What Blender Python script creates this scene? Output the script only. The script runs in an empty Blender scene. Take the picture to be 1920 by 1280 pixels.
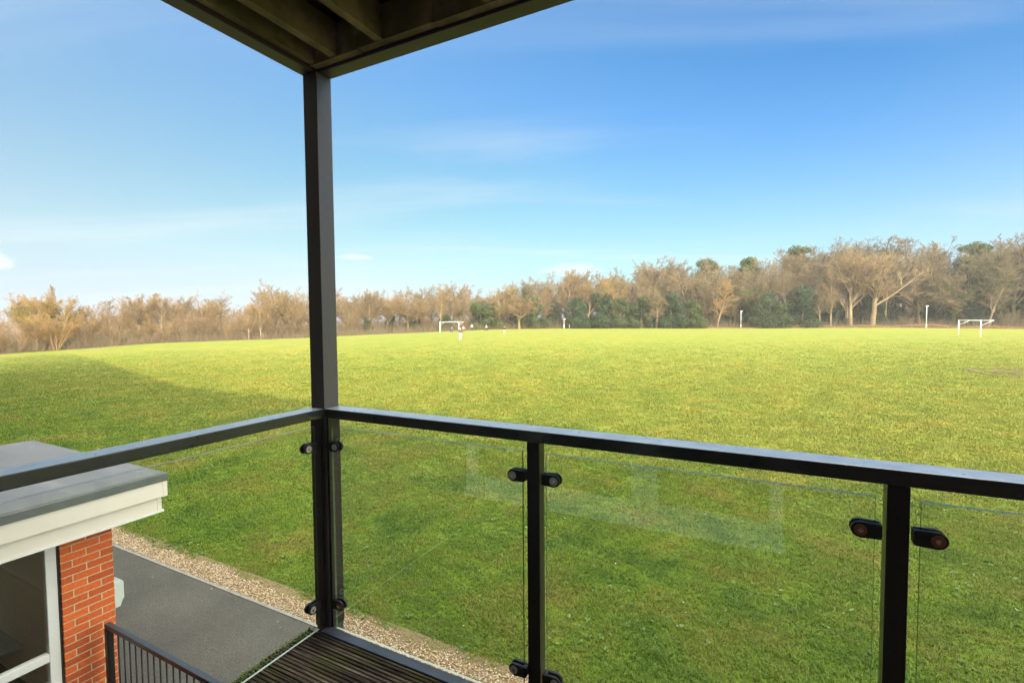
import bpy, bmesh, math, random
import numpy as np
from mathutils import Vector, Matrix, noise as mnoise

# ------------------------------------------------------------------ camera, sky, sun, exposure
SC = bpy.context.scene
COL = SC.collection
EYE = 4.2
DECK = EYE - 1.55
YAW, PITCH, ROLL = .4718, .0446, -.0077
CY, SY = math.cos(YAW), math.sin(YAW)
SUN_EL = math.radians(20)
SUN_H = Vector((.80, -.60, 0)).normalized()          # horizontal direction towards the sun
EXPOSURE = 2.0
SUN_STRENGTH = 2.1
SKY_STRENGTH = .057


def setup_view():
    cam = bpy.data.cameras.new('camera')
    cam.sensor_width = 36
    cam.lens = 905.4 / 1920 * 36
    cam.clip_start = .02
    cam.clip_end = 6000
    ob = bpy.data.objects.new('camera', cam)
    COL.objects.link(ob)
    Fv = Vector((-SY, CY, 0)); Rv = Vector((CY, SY, 0)); Dv = Vector((0, 0, -1))
    V = Dv * math.cos(PITCH) - Fv * math.sin(PITCH)
    fw = Fv * math.cos(PITCH) + Dv * math.sin(PITCH)
    u = Rv * math.cos(ROLL) - V * math.sin(ROLL)
    v = Rv * math.sin(ROLL) + V * math.cos(ROLL)
    M = Matrix((u, -v, -fw)).transposed().to_4x4()
    M.translation = Vector((0, 0, EYE))
    ob.matrix_world = M
    SC.camera = ob
    sun = bpy.data.lights.new('sun', 'SUN')
    sun.energy = SUN_STRENGTH
    sun.angle = math.radians(.9)
    sun.color = (1, .86, .66)
    so = bpy.data.objects.new('sun', sun)
    COL.objects.link(so)
    d = SUN_H * math.cos(SUN_EL) + Vector((0, 0, math.sin(SUN_EL)))
    so.rotation_euler = d.to_track_quat('Z', 'Y').to_euler()
    so.location = (20, -20, 30)
    SC.view_settings.view_transform = 'Standard'
    SC.view_settings.look = 'None'
    SC.view_settings.exposure = EXPOSURE
    SC.view_settings.gamma = 1
    SC.view_settings.use_curve_mapping = False
    SC.render.engine = 'CYCLES'
    SC.cycles.max_bounces = 8
    SC.cycles.transparent_max_bounces = 24
    SC.cycles.use_denoising = True


def node_range(N, L, src, a, b):
    n = N.new('ShaderNodeMapRange'); n.interpolation_type = 'SMOOTHSTEP'
    n.inputs['From Min'].default_value = a; n.inputs['From Max'].default_value = b
    L.new(src, n.inputs['Value'])
    return n.outputs[0]


def setup_world():
    w = bpy.data.worlds.new('World')
    SC.world = w
    w.use_nodes = True
    nt = w.node_tree
    N = nt.nodes; L = nt.links
    N.clear()
    out = N.new('ShaderNodeOutputWorld')
    bg = N.new('ShaderNodeBackground')
    bg.inputs['Strength'].default_value = SKY_STRENGTH
    sky = N.new('ShaderNodeTexSky')
    sky.sky_type = 'NISHITA'
    sky.sun_disc = False
    sky.sun_elevation = SUN_EL
    sky.sun_rotation = math.atan2(SUN_H.x, SUN_H.y)
    sky.altitude = 50
    sky.air_density = 1.0
    sky.dust_density = .6
    sky.ozone_density = 2.0
    tc = N.new('ShaderNodeTexCoord')
    sep = N.new('ShaderNodeSeparateXYZ')
    L.new(tc.outputs['Generated'], sep.inputs[0])

    def math_(op, a, b=None, c=None, clamp=False):
        n = N.new('ShaderNodeMath'); n.operation = op; n.use_clamp = clamp
        for i, x in enumerate((a, b, c)):
            if x is None: continue
            if isinstance(x, (int, float)): n.inputs[i].default_value = x
            else: L.new(x, n.inputs[i])
        return n.outputs[0]

    def dot(vec):
        n = N.new('ShaderNodeVectorMath'); n.operation = 'DOT_PRODUCT'
        L.new(tc.outputs['Generated'], n.inputs[0]); n.inputs[1].default_value = vec
        return n.outputs['Value']

    def mix(f, a, b):
        n = N.new('ShaderNodeMix'); n.data_type = 'RGBA'
        L.new(f, n.inputs[0])
        for i, x in ((6, a), (7, b)):
            if isinstance(x, tuple): n.inputs[i].default_value = x
            else: L.new(x, n.inputs[i])
        return n.outputs[2]
    z = math_('MAXIMUM', sep.outputs['Z'], 0.0)
    # cirrus veils: noise on a flat layer high above
    den = math_('ADD', z, .10)
    px = math_('DIVIDE', dot((CY, SY, 0)), den)
    py = math_('DIVIDE', dot((-SY, CY, 0)), den)
    cmb = N.new('ShaderNodeCombineXYZ')
    L.new(px, cmb.inputs[0]); L.new(py, cmb.inputs[1])
    mp = N.new('ShaderNodeMapping')
    mp.inputs['Rotation'].default_value = (0, 0, math.radians(-14))
    mp.inputs['Scale'].default_value = (.22, .9, 1)
    mp.inputs['Location'].default_value = (2.3, .7, 0)
    L.new(cmb.outputs[0], mp.inputs[0])
    nz = N.new('ShaderNodeTexNoise')
    nz.inputs['Scale'].default_value = 1.3
    nz.inputs['Detail'].default_value = 9
    nz.inputs['Roughness'].default_value = .52
    nz.inputs['Distortion'].default_value = .5
    L.new(mp.outputs[0], nz.inputs['Vector'])
    mr = N.new('ShaderNodeMapRange'); mr.interpolation_type = 'SMOOTHSTEP'
    mr.inputs['From Min'].default_value = .48; mr.inputs['From Max'].default_value = .76
    mr.inputs['To Max'].default_value = .62
    L.new(nz.outputs['Fac'], mr.inputs['Value'])
    cir = mr.outputs[0]
    # milky towards the left of the view, clear blue to the right
    side = dot((CY, SY, 0))
    ms = N.new('ShaderNodeMapRange')
    ms.inputs['From Min'].default_value = .55; ms.inputs['From Max'].default_value = -.75
    ms.inputs['To Min'].default_value = 0; ms.inputs['To Max'].default_value = .75
    L.new(side, ms.inputs['Value'])
    # whitening near the horizon (thin haze layer of the air itself)
    hz = math_('POWER', math_('SUBTRACT', 1.0, z, clamp=True), 5.5)
    hz = math_('MULTIPLY', hz, .95)
    f = math_('MAXIMUM', math_('MULTIPLY', cir, .58), 0.0)
    one = math_('MULTIPLY', math_('SUBTRACT', 1.0, f, clamp=True), math_('SUBTRACT', 1.0, hz, clamp=True))
    fac = math_('SUBTRACT', 1.0, one, clamp=True)
    hsv = N.new('ShaderNodeHueSaturation')
    hsv.inputs['Saturation'].default_value = SKY_SAT
    hsv.inputs['Value'].default_value = SKY_VAL
    L.new(sky.outputs[0], hsv.inputs['Color'])
    tint = N.new('ShaderNodeMix'); tint.data_type = 'RGBA'; tint.blend_type = 'MULTIPLY'; tint.inputs[0].default_value = 1
    L.new(hsv.outputs[0], tint.inputs[6]); tint.inputs[7].default_value = (*SKY_TINT, 1)
    cap = N.new('ShaderNodeMix'); cap.data_type = 'RGBA'; cap.blend_type = 'DARKEN'; cap.inputs[0].default_value = 1
    L.new(tint.outputs[2], cap.inputs[6]); cap.inputs[7].default_value = (SKY_WHITE[0], SKY_WHITE[1], SKY_WHITE[2], 1)
    greyed = mix(ms.outputs[0], cap.outputs[2], SKY_MILK)
    col = mix(fac, greyed, SKY_WHITE)
    # bright veil added overhead and behind the view, unseen, to lift the shade
    vz = node_range(N, L, sep.outputs['Z'], .62, .85)
    vb = node_range(N, L, dot((-SY, CY, 0)), .15, -.25)
    fill_veil = math_('MAXIMUM', vz, vb)
    fill_veil = math_('MULTIPLY', fill_veil, node_range(N, L, nz.outputs['Fac'], .25, .6))
    col = mix(fill_veil, col, (SKY_WHITE[0] * 8.6, SKY_WHITE[1] * 7.8, SKY_WHITE[2] * 6.6, 1))

    # small bright cumulus far off: soft puffs around two directions
    def puff(az_r, el, wid, hei, seed, op):
        d = Vector((math.sin(az_r) * CY - math.cos(az_r) * SY, math.sin(az_r) * SY + math.cos(az_r) * CY, el)).normalized()
        sidev = Vector((0, 0, 1)).cross(d).normalized()
        upv = d.cross(sidev)
        a = math_('DIVIDE', dot(sidev), wid)
        b = math_('DIVIDE', dot(upv), hei)
        r2 = math_('ADD', math_('MULTIPLY', a, a), math_('MULTIPLY', b, b))
        n = N.new('ShaderNodeTexNoise'); n.inputs['Scale'].default_value = 30; n.inputs['Detail'].default_value = 5
        m2 = N.new('ShaderNodeMapping'); m2.inputs['Location'].default_value = (seed, 0, 0); m2.inputs['Scale'].default_value = (1, 1, 2.2)
        L.new(tc.outputs['Generated'], m2.inputs[0]); L.new(m2.outputs[0], n.inputs['Vector'])
        v = math_('SUBTRACT', math_('ADD', 1.0, math_('MULTIPLY', math_('SUBTRACT', n.outputs['Fac'], .5), 2.6)), r2)
        m3 = N.new('ShaderNodeMapRange'); m3.interpolation_type = 'SMOOTHSTEP'
        m3.inputs['From Min'].default_value = 0.0; m3.inputs['From Max'].default_value = .8; m3.inputs['To Max'].default_value = op
        L.new(v, m3.inputs['Value'])
        front = math_('GREATER_THAN', dot(d), 0)
        return math_('MULTIPLY', m3.outputs[0], front)
    W = tuple(c * 1.15 for c in SKY_WHITE[:3]) + (1,)
    for a in ((math.atan(-1.09), .090, .045, .014, 1, .85), (math.atan(-.32), .125, .040, .006, 5, .5), (math.atan(.12), .10, .07, .016, 9, .45)):
        col = mix(puff(*a), col, W)
    L.new(col, bg.inputs['Color'])
    L.new(bg.outputs[0], out.inputs['Surface'])


SKY_SAT, SKY_VAL = 1.0, 1.0
SKY_WHITE = (3.75, 4.05, 4.35, 1)
SKY_MILK = (1.15, 2.05, 3.0, 1)
SKY_TINT = (.01, .66, 1.08)
setup_view()
setup_world()

# ------------------------------------------------------------------ helpers
RNG = np.random.default_rng(7)
random.seed(7)


def new_mat(name):
    m = bpy.data.materials.new(name)
    m.use_nodes = True
    nt = m.node_tree
    return m, nt.nodes, nt.links, nt.nodes['Principled BSDF']


def node(N, kind, **kw):
    n = N.new(kind)
    for k, v in kw.items():
        if k in n.inputs: n.inputs[k].default_value = v
        else: setattr(n, k, v)
    return n


def ramp(N, L, src, stops, interp='LINEAR'):
    r = N.new('ShaderNodeValToRGB')
    r.color_ramp.interpolation = interp
    el = r.color_ramp.elements
    while len(el) < len(stops): el.new(.5)
    for e, (p, c) in zip(el, stops):
        e.position = p; e.color = (*c, 1)
    L.new(src, r.inputs[0])
    return r.outputs[0]


def mixc(N, L, f, a, b, blend='MIX'):
    n = N.new('ShaderNodeMix'); n.data_type = 'RGBA'; n.blend_type = blend
    for i, x in ((0, f), (6, a), (7, b)):
        if isinstance(x, (int, float)): n.inputs[i].default_value = x
        elif isinstance(x, tuple): n.inputs[i].default_value = x if len(x) == 4 else (*x, 1)
        else: L.new(x, n.inputs[i])
    return n.outputs[2]


def simple(name, c1, c2=None, rough=.6, scale=8, detail=6, bump=0, bump_scale=60, metal=0, stretch=(1, 1, 1), spec=.5, coat=0):
    m, N, L, B = new_mat(name)
    tc = node(N, 'ShaderNodeTexCoord')
    mp = node(N, 'ShaderNodeMapping'); mp.inputs['Scale'].default_value = stretch
    L.new(tc.outputs['Object'], mp.inputs[0])
    nz = node(N, 'ShaderNodeTexNoise', Scale=scale, Detail=detail, Roughness=.6)
    L.new(mp.outputs[0], nz.inputs['Vector'])
    c = ramp(N, L, nz.outputs['Fac'], [(.3, c1), (.7, c2 or tuple(x * .85 for x in c1))])
    L.new(c, B.inputs['Base Color'])
    mr = node(N, 'ShaderNodeMapRange'); mr.inputs['To Min'].default_value = rough - .08; mr.inputs['To Max'].default_value = min(1, rough + .08)
    L.new(nz.outputs['Fac'], mr.inputs['Value']); L.new(mr.outputs[0], B.inputs['Roughness'])
    B.inputs['Metallic'].default_value = metal
    B.inputs['Specular IOR Level'].default_value = spec
    if coat:
        B.inputs['Coat Weight'].default_value = coat; B.inputs['Coat Roughness'].default_value = .12; B.inputs['Coat IOR'].default_value = 1.8
    if bump:
        n2 = node(N, 'ShaderNodeTexNoise', Scale=bump_scale, Detail=4)
        L.new(mp.outputs[0], n2.inputs['Vector'])
        bp = node(N, 'ShaderNodeBump', Strength=bump, Distance=.01)
        L.new(n2.outputs['Fac'], bp.inputs['Height']); L.new(bp.outputs[0], B.inputs['Normal'])
    return m


def tag(o, label=None, cat=None, group=None, kind=None):
    if label: o['label'] = label
    if cat: o['category'] = cat
    if group: o['group'] = group
    if kind: o['kind'] = kind
    return o


def empty(name, loc=(0, 0, 0), label=None, cat=None, group=None, rz=0):
    o = bpy.data.objects.new(name, None)
    COL.objects.link(o)
    o.location = loc; o.rotation_euler = (0, 0, rz)
    o.empty_display_size = .2
    return tag(o, label, cat, group)


def link_mesh(name, me, mat=None, parent=None, smooth=False):
    o = bpy.data.objects.new(name, me)
    COL.objects.link(o)
    if mat is not None and not me.materials:
        me.materials.append(mat)
    if parent is not None: o.parent = parent
    if smooth:
        me.polygons.foreach_set('use_smooth', [True] * len(me.polygons))
    return o


class MB:
    """collects shapes into one mesh; coordinates relative to origin o"""
    def __init__(self, o=(0, 0, 0)):
        self.bm = bmesh.new(); self.o = Vector(o)

    def box(self, x0, x1, y0, y1, z0, z1, mi=0):
        vs = [self.bm.verts.new(Vector((x, y, z)) - self.o) for z in (z0, z1) for y in (y0, y1) for x in (x0, x1)]
        for f in ((0, 2, 3, 1), (4, 5, 7, 6), (0, 1, 5, 4), (2, 6, 7, 3), (0, 4, 6, 2), (1, 3, 7, 5)):
            fc = self.bm.faces.new([vs[i] for i in f]); fc.material_index = mi
        return self

    def prism(self, pts, axis, a0, a1, mi=0):
        """extrude 2D outline pts along axis ('x','y','z') from a0 to a1"""
        def mk(p, a):
            if axis == 'x': v = (a, p[0], p[1])
            elif axis == 'y': v = (p[0], a, p[1])
            else: v = (p[0], p[1], a)
            return self.bm.verts.new(Vector(v) - self.o)
        A = [mk(p, a0) for p in pts]; B = [mk(p, a1) for p in pts]
        n = len(pts)
        self.bm.faces.new(A).material_index = mi
        self.bm.faces.new(B[::-1]).material_index = mi
        for i in range(n):
            self.bm.faces.new([A[i], B[i], B[(i + 1) % n], A[(i + 1) % n]]).material_index = mi
        return self

    def tube(self, p, q, r, n=10, mi=0, r2=None):
        p = Vector(p) - self.o; q = Vector(q) - self.o
        d = (q - p).normalized()
        a = d.orthogonal().normalized(); b = d.cross(a)
        r2 = r if r2 is None else r2
        A = []; B = []
        for i in range(n):
            t = 2 * math.pi * i / n
            o = a * math.cos(t) + b * math.sin(t)
            A.append(self.bm.verts.new(p + o * r)); B.append(self.bm.verts.new(q + o * r2))
        self.bm.faces.new(A[::-1]).material_index = mi; self.bm.faces.new(B).material_index = mi
        for i in range(n):
            f = self.bm.faces.new([A[i], A[(i + 1) % n], B[(i + 1) % n], B[i]]); f.material_index = mi; f.smooth = n > 6
        return self

    def build(self, name, mats, parent=None, bevel=0, seg=2):
        if bevel:
            bmesh.ops.bevel(self.bm, geom=[e for e in self.bm.edges if not e.smooth or True], offset=bevel, segments=seg, affect='EDGES', profile=.5, clamp_overlap=True)
        bmesh.ops.recalc_face_normals(self.bm, faces=self.bm.faces[:])
        me = bpy.data.meshes.new(name)
        self.bm.to_mesh(me); self.bm.free()
        for m in (mats if isinstance(mats, (list, tuple)) else [mats]): me.materials.append(m)
        o = link_mesh(name, me, None, parent)
        if parent is None: o.location = self.o
        return o


def np_mesh(name, V, Fc, mat, parent=None, smooth=False):
    """V (n,3) ; Fc list of (m,k) index arrays"""
    me = bpy.data.meshes.new(name)
    if not isinstance(Fc, list): Fc = [Fc]
    Fc = [f for f in Fc if len(f)]
    loops = np.concatenate([f.reshape(-1) for f in Fc]).astype(np.int32)
    tot = np.concatenate([np.full(len(f), f.shape[1], np.int32) for f in Fc])
    st = np.concatenate([[0], np.cumsum(tot)[:-1]]).astype(np.int32)
    me.vertices.add(len(V)); me.vertices.foreach_set('co', np.asarray(V, np.float32).reshape(-1))
    me.loops.add(len(loops)); me.loops.foreach_set('vertex_index', loops)
    me.polygons.add(len(tot)); me.polygons.foreach_set('loop_start', st); me.polygons.foreach_set('loop_total', tot)
    if smooth: me.polygons.foreach_set('use_smooth', np.ones(len(tot), bool))
    me.update(calc_edges=True)
    me.validate()
    me.materials.append(mat)
    if parent == 'mesh': return me
    return link_mesh(name, me, None, parent)


# ------------------------------------------------------------------ lie of the land
# per viewing direction (tangent s right of straight ahead): distance of the field's far edge, and how far below the eye it lies
TS = np.array([-2.2, -1.35, -1.06, -.9, -.73, -.58, -.43, -.35, -.177, -.033, .11, .30, .486, .76, 1.04, 1.4, 2.2])
TE = np.array([30, 50, 62, 68, 78, 85, 90, 94, 102, 108, 112, 112, 110, 108, 98, 85, 60.])
TR = np.array([.078, .073, .0641, .0543, .0430, .0385, .0347, .0308, .0245, .0195, .0186, .0198, .0215, .0215, .0265, .031, .05])
TD = TR * TE
PH = np.arctan(TS)


def fr(x, y):
    return -x * SY + y * CY, x * CY + y * SY


def world(F, s):
    R = s * F
    return -F * SY + R * CY, F * CY + R * SY


def sstep(t):
    t = np.clip(t, 0, 1)
    return t * t * (3 - 2 * t)


def edge_r(ph):
    return np.interp(ph, PH, TE * np.sqrt(1 + TS ** 2))


def ground(x, y):
    x = np.asarray(x, float); y = np.asarray(y, float)
    F, R = fr(x, y)
    r = np.hypot(F, R); ph = np.arctan2(R, F)
    rE = edge_r(ph); De = np.interp(ph, PH, TD)
    t = sstep((r - 7) / (rE * .72 - 7))
    z = (EYE - De) * t
    z *= sstep((y - 5.0) / 5.0)
    z *= sstep((1.9 - np.abs(ph)) / .4)
    # rolling detail
    z += .05 * np.sin(x * .31 + 1) * np.sin(y * .27) * sstep((y - 8) / 10) * sstep((70 - r) / 40)
    # hill behind the right part of the wood
    u = np.clip((r - rE - 4) / 70, 0, 1)
    z += sstep(u) * 9.5 * sstep((ph + .05) / .55) * sstep((1.9 - np.abs(ph)) / .4)
    z -= sstep(u) * 1.0 * sstep((-.1 - ph) / .5) * sstep((1.9 - np.abs(ph)) / .4)
    return z


def gz(x, y): return float(ground(x, y))


# ------------------------------------------------------------------ materials of the setting
def grass_colour(N, L, obj_rand=False):
    """patchy winter turf colour from world position"""
    geo = node(N, 'ShaderNodeNewGeometry')
    P = geo.outputs['Position']
    big = node(N, 'ShaderNodeTexNoise', Scale=.045, Detail=5, Roughness=.6); L.new(P, big.inputs['Vector'])
    mid = node(N, 'ShaderNodeTexNoise', Scale=.55, Detail=6, Roughness=.65); L.new(P, mid.inputs['Vector'])
    sm = node(N, 'ShaderNodeTexNoise', Scale=5.5, Detail=5, Roughness=.7); L.new(P, sm.inputs['Vector'])
    c = ramp(N, L, mid.outputs['Fac'], [(.34, G_DARK), (.5, G_MID), (.64, G_YEL)])
    cb = ramp(N, L, big.outputs['Fac'], [(.35, G_MID), (.62, G_YEL)])
    c = mixc(N, L, .38, c, cb)
    spx = node(N, 'ShaderNodeSeparateXYZ'); L.new(P, spx.inputs[0])
    ny = node(N, 'ShaderNodeMath', operation='MULTIPLY_ADD'); ny.inputs[1].default_value = 9.0; L.new(big.outputs['Fac'], ny.inputs[0]); L.new(spx.outputs['Y'], ny.inputs[2])
    lush = node(N, 'ShaderNodeMapRange'); lush.interpolation_type = 'SMOOTHSTEP'
    lush.inputs['From Min'].default_value = 24; lush.inputs['From Max'].default_value = 9; L.new(ny.outputs[0], lush.inputs['Value'])
    gl = ramp(N, L, mid.outputs['Fac'], [(.36, G_LUSH1), (.48, G_LUSH2), (.58, (.185, .215, .026)), (.68, (.22, .20, .04))])
    c = mixc(N, L, lush.outputs[0], c, gl)
    br = node(N, 'ShaderNodeMapRange'); br.interpolation_type = 'SMOOTHSTEP'
    br.inputs['From Min'].default_value = .56; br.inputs['From Max'].default_value = .72; br.inputs['To Max'].default_value = .35
    L.new(sm.outputs['Fac'], br.inputs['Value'])
    c = mixc(N, L, br.outputs[0], c, G_BRN)
    return c, geo, sm, mid


G_LUSH1 = (.080, .155, .013)
G_LUSH2 = (.145, .225, .018)
G_DARK = (.105, .155, .016)
G_MID = (.158, .190, .021)
G_YEL = (.220, .207, .029)
G_BRN = (.165, .128, .040)


def mat_field():
    m, N, L, B = new_mat('field_turf')
    c, geo, sm, mid = grass_colour(N, L)
    at = node(N, 'ShaderNodeAttribute', attribute_name='wood')
    n3 = node(N, 'ShaderNodeTexNoise', Scale=1.2, Detail=6); L.new(geo.outputs['Position'], n3.inputs['Vector'])
    lit = ramp(N, L, n3.outputs['Fac'], [(.35, (.10, .065, .035)), (.65, (.20, .13, .065))])
    c = mixc(N, L, at.outputs['Fac'], c, lit)
    # worn soil showing at the lawn's front edge
    sp = node(N, 'ShaderNodeSeparateXYZ'); L.new(geo.outputs['Position'], sp.inputs[0])
    e = node(N, 'ShaderNodeMapRange'); e.inputs['From Min'].default_value = 5.5; e.inputs['From Max'].default_value = 4.9
    L.new(sp.outputs['Y'], e.inputs['Value'])
    ne = node(N, 'ShaderNodeTexNoise', Scale=4, Detail=5); L.new(geo.outputs['Position'], ne.inputs['Vector'])
    ml = node(N, 'ShaderNodeMath', operation='MULTIPLY'); L.new(e.outputs[0], ml.inputs[0]); L.new(ne.outputs['Fac'], ml.inputs[1])
    c = mixc(N, L, ml.outputs[0], c, (.12, .085, .045))
    L.new(c, B.inputs['Base Color'])
    B.inputs['Roughness'].default_value = .9
    B.inputs['Specular IOR Level'].default_value = .2
    fine = node(N, 'ShaderNodeTexNoise', Scale=14, Detail=6, Roughness=.75); L.new(geo.outputs['Position'], fine.inputs['Vector'])
    b2 = node(N, 'ShaderNodeBump', Strength=.8, Distance=.09); L.new(fine.outputs['Fac'], b2.inputs['Height'])
    tuf = node(N, 'ShaderNodeTexNoise', Scale=2.2, Detail=5, Roughness=.65); L.new(geo.outputs['Position'], tuf.inputs['Vector'])
    b3 = node(N, 'ShaderNodeBump', Strength=.6, Distance=.25); L.new(tuf.outputs['Fac'], b3.inputs['Height']); L.new(b2.outputs[0], b3.inputs['Normal'])
    L.new(b3.outputs[0], B.inputs['Normal'])
    return m


def mat_blades():
    m, N, L, B = new_mat('grass_blades')
    c, geo, sm, mid = grass_colour(N, L)
    r = ramp(N, L, geo.outputs['Random Per Island'], [(0, (.80, .84, .80)), (.5, (1, 1, 1)), (.9, (1.2, 1.17, 1.1)), (1, (1.45, 1.38, 1.35))])
    c = mixc(N, L, 1.0, c, r, 'MULTIPLY')
    L.new(c, B.inputs['Base Color'])
    B.inputs['Roughness'].default_value = .55
    B.inputs['Specular IOR Level'].default_value = .35
    tr = node(N, 'ShaderNodeBsdfTranslucent'); L.new(c, tr.inputs['Color'])
    mx = node(N, 'ShaderNodeMixShader', Fac=.25)
    mx.inputs[0].default_value = .25
    L.new(B.outputs[0], mx.inputs[1]); L.new(tr.outputs[0], mx.inputs[2])
    L.new(mx.outputs[0], N['Material Output'].inputs['Surface'])
    return m


def mat_island(name, stops, rough=.7, spec=.3):
    m, N, L, B = new_mat(name)
    geo = node(N, 'ShaderNodeNewGeometry')
    c = ramp(N, L, geo.outputs['Random Per Island'], stops)
    L.new(c, B.inputs['Base Color'])
    B.inputs['Roughness'].default_value = rough; B.inputs['Specular IOR Level'].default_value = spec
    return m


def mat_asphalt():
    m, N, L, B = new_mat('asphalt')
    geo = node(N, 'ShaderNodeNewGeometry'); P = geo.outputs['Position']
    a = node(N, 'ShaderNodeTexNoise', Scale=1.1, Detail=6, Roughness=.6); L.new(P, a.inputs['Vector'])
    b = node(N, 'ShaderNodeTexNoise', Scale=75, Detail=3); L.new(P, b.inputs['Vector'])
    d = node(N, 'ShaderNodeTexNoise', Scale=38, Detail=5, Roughness=.8); L.new(P, d.inputs['Vector'])
    c = ramp(N, L, a.outputs['Fac'], [(.3, (.066, .060, .052)), (.7, (.096, .087, .076))])
    g = ramp(N, L, b.outputs['Fac'], [(.3, (.6, .6, .6)), (.6, (1.1, 1.1, 1.08)), (.75, (1.7, 1.7, 1.6))])
    c = mixc(N, L, 1.0, c, g, 'MULTIPLY')
    g2 = ramp(N, L, d.outputs['Fac'], [(.3, (.75, .75, .75)), (.7, (1.25, 1.25, 1.22))])
    c = mixc(N, L, 1.0, c, g2, 'MULTIPLY')
    L.new(c, B.inputs['Base Color']); B.inputs['Roughness'].default_value = .85
    bp = node(N, 'ShaderNodeBump', Strength=.6, Distance=.004); L.new(b.outputs['Fac'], bp.inputs['Height']); L.new(bp.outputs[0], B.inputs['Normal'])
    return m


def mat_brick(name, axis, u0):
    """stretcher bond on a wall; axis: which world axis runs along the wall"""
    m, N, L, B = new_mat(name)
    geo = node(N, 'ShaderNodeNewGeometry')
    sp = node(N, 'ShaderNodeSeparateXYZ'); L.new(geo.outputs['Position'], sp.inputs[0])
    sb = node(N, 'ShaderNodeMath', operation='SUBTRACT'); sb.inputs[0].default_value = u0
    L.new(sp.outputs[axis], sb.inputs[1])
    ad = node(N, 'ShaderNodeMath', operation='ADD'); ad.inputs[1].default_value = 225.0 * .225
    L.new(sb.outputs[0], ad.inputs[0])
    cb = node(N, 'ShaderNodeCombineXYZ'); L.new(ad.outputs[0], cb.inputs[0]); L.new(sp.outputs['Z'], cb.inputs[1])
    wob = node(N, 'ShaderNodeTexNoise', Scale=25, Detail=3); L.new(geo.outputs['Position'], wob.inputs['Vector'])
    vm = node(N, 'ShaderNodeVectorMath', operation='SCALE'); vm.inputs['Scale'].default_value = .006
    L.new(wob.outputs['Color'], vm.inputs[0])
    va = node(N, 'ShaderNodeVectorMath', operation='ADD'); L.new(cb.outputs[0], va.inputs[0]); L.new(vm.outputs[0], va.inputs[1])
    bt = node(N, 'ShaderNodeTexBrick')
    bt.inputs['Scale'].default_value = 1; bt.inputs['Brick Width'].default_value = .225; bt.inputs['Row Height'].default_value = .075
    bt.inputs['Mortar Size'].default_value = .0060; bt.inputs['Mortar Smooth'].default_value = .25; bt.inputs['Bias'].default_value = 0
    bt.inputs['Color1'].default_value = (.78, .150, .030, 1); bt.inputs['Color2'].default_value = (.50, .085, .022, 1)
    bt.inputs['Mortar'].default_value = (.66, .50, .30, 1)
    L.new(va.outputs[0], bt.inputs['Vector'])
    nz = node(N, 'ShaderNodeTexNoise', Scale=40, Detail=6, Roughness=.7); L.new(geo.outputs['Position'], nz.inputs['Vector'])
    g = ramp(N, L, nz.outputs['Fac'], [(.25, (.72, .70, .70)), (.75, (1.2, 1.2, 1.2))])
    c = mixc(N, L, 1.0, bt.outputs['Color'], g, 'MULTIPLY')
    L.new(c, B.inputs['Base Color']); B.inputs['Roughness'].default_value = .85
    inv = node(N, 'ShaderNodeMath', operation='SUBTRACT'); inv.inputs[0].default_value = 1; L.new(bt.outputs['Fac'], inv.inputs[1])
    b1 = node(N, 'ShaderNodeBump', Strength=.9, Distance=.006); L.new(inv.outputs[0], b1.inputs['Height'])
    b2 = node(N, 'ShaderNodeBump', Strength=.4, Distance=.003); L.new(nz.outputs['Fac'], b2.inputs['Height']); L.new(b1.outputs[0], b2.inputs['Normal'])
    L.new(b2.outputs[0], B.inputs['Normal'])
    return m


def mat_glass(name='clear_glass', tint=(.955, .975, .945), gain=2.8):
    """thin clear sheet: fresnel reflection over straight transmission"""
    m, N, L, B = new_mat(name)
    N.remove(B)
    fr_ = node(N, 'ShaderNodeFresnel', IOR=1.5)
    gl = node(N, 'ShaderNodeBsdfGlossy', Roughness=.0); gl.inputs['Roughness'].default_value = .002
    gl.inputs['Color'].default_value = (1, 1, 1, 1)
    tr = node(N, 'ShaderNodeBsdfTransparent'); tr.inputs['Color'].default_value = (*tint, 1)
    mx = node(N, 'ShaderNodeMixShader')
    geo = node(N, 'ShaderNodeNewGeometry')
    # only the outward-facing side of each face reflects by fresnel (keeps the slab free of total internal reflection)
    inv = node(N, 'ShaderNodeMath', operation='SUBTRACT'); inv.inputs[0].default_value = 1; L.new(geo.outputs['Backfacing'], inv.inputs[1])
    mul = node(N, 'ShaderNodeMath', operation='MULTIPLY'); L.new(fr_.outputs[0], mul.inputs[0]); L.new(inv.outputs[0], mul.inputs[1])
    m2 = node(N, 'ShaderNodeMath', operation='MULTIPLY'); m2.inputs[1].default_value = gain; L.new(mul.outputs[0], m2.inputs[0]); m2.use_clamp = True
    L.new(m2.outputs[0], mx.inputs[0]); L.new(tr.outputs[0], mx.inputs[1]); L.new(gl.outputs[0], mx.inputs[2])
    L.new(mx.outputs[0], N['Material Output'].inputs['Surface'])
    return m


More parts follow.
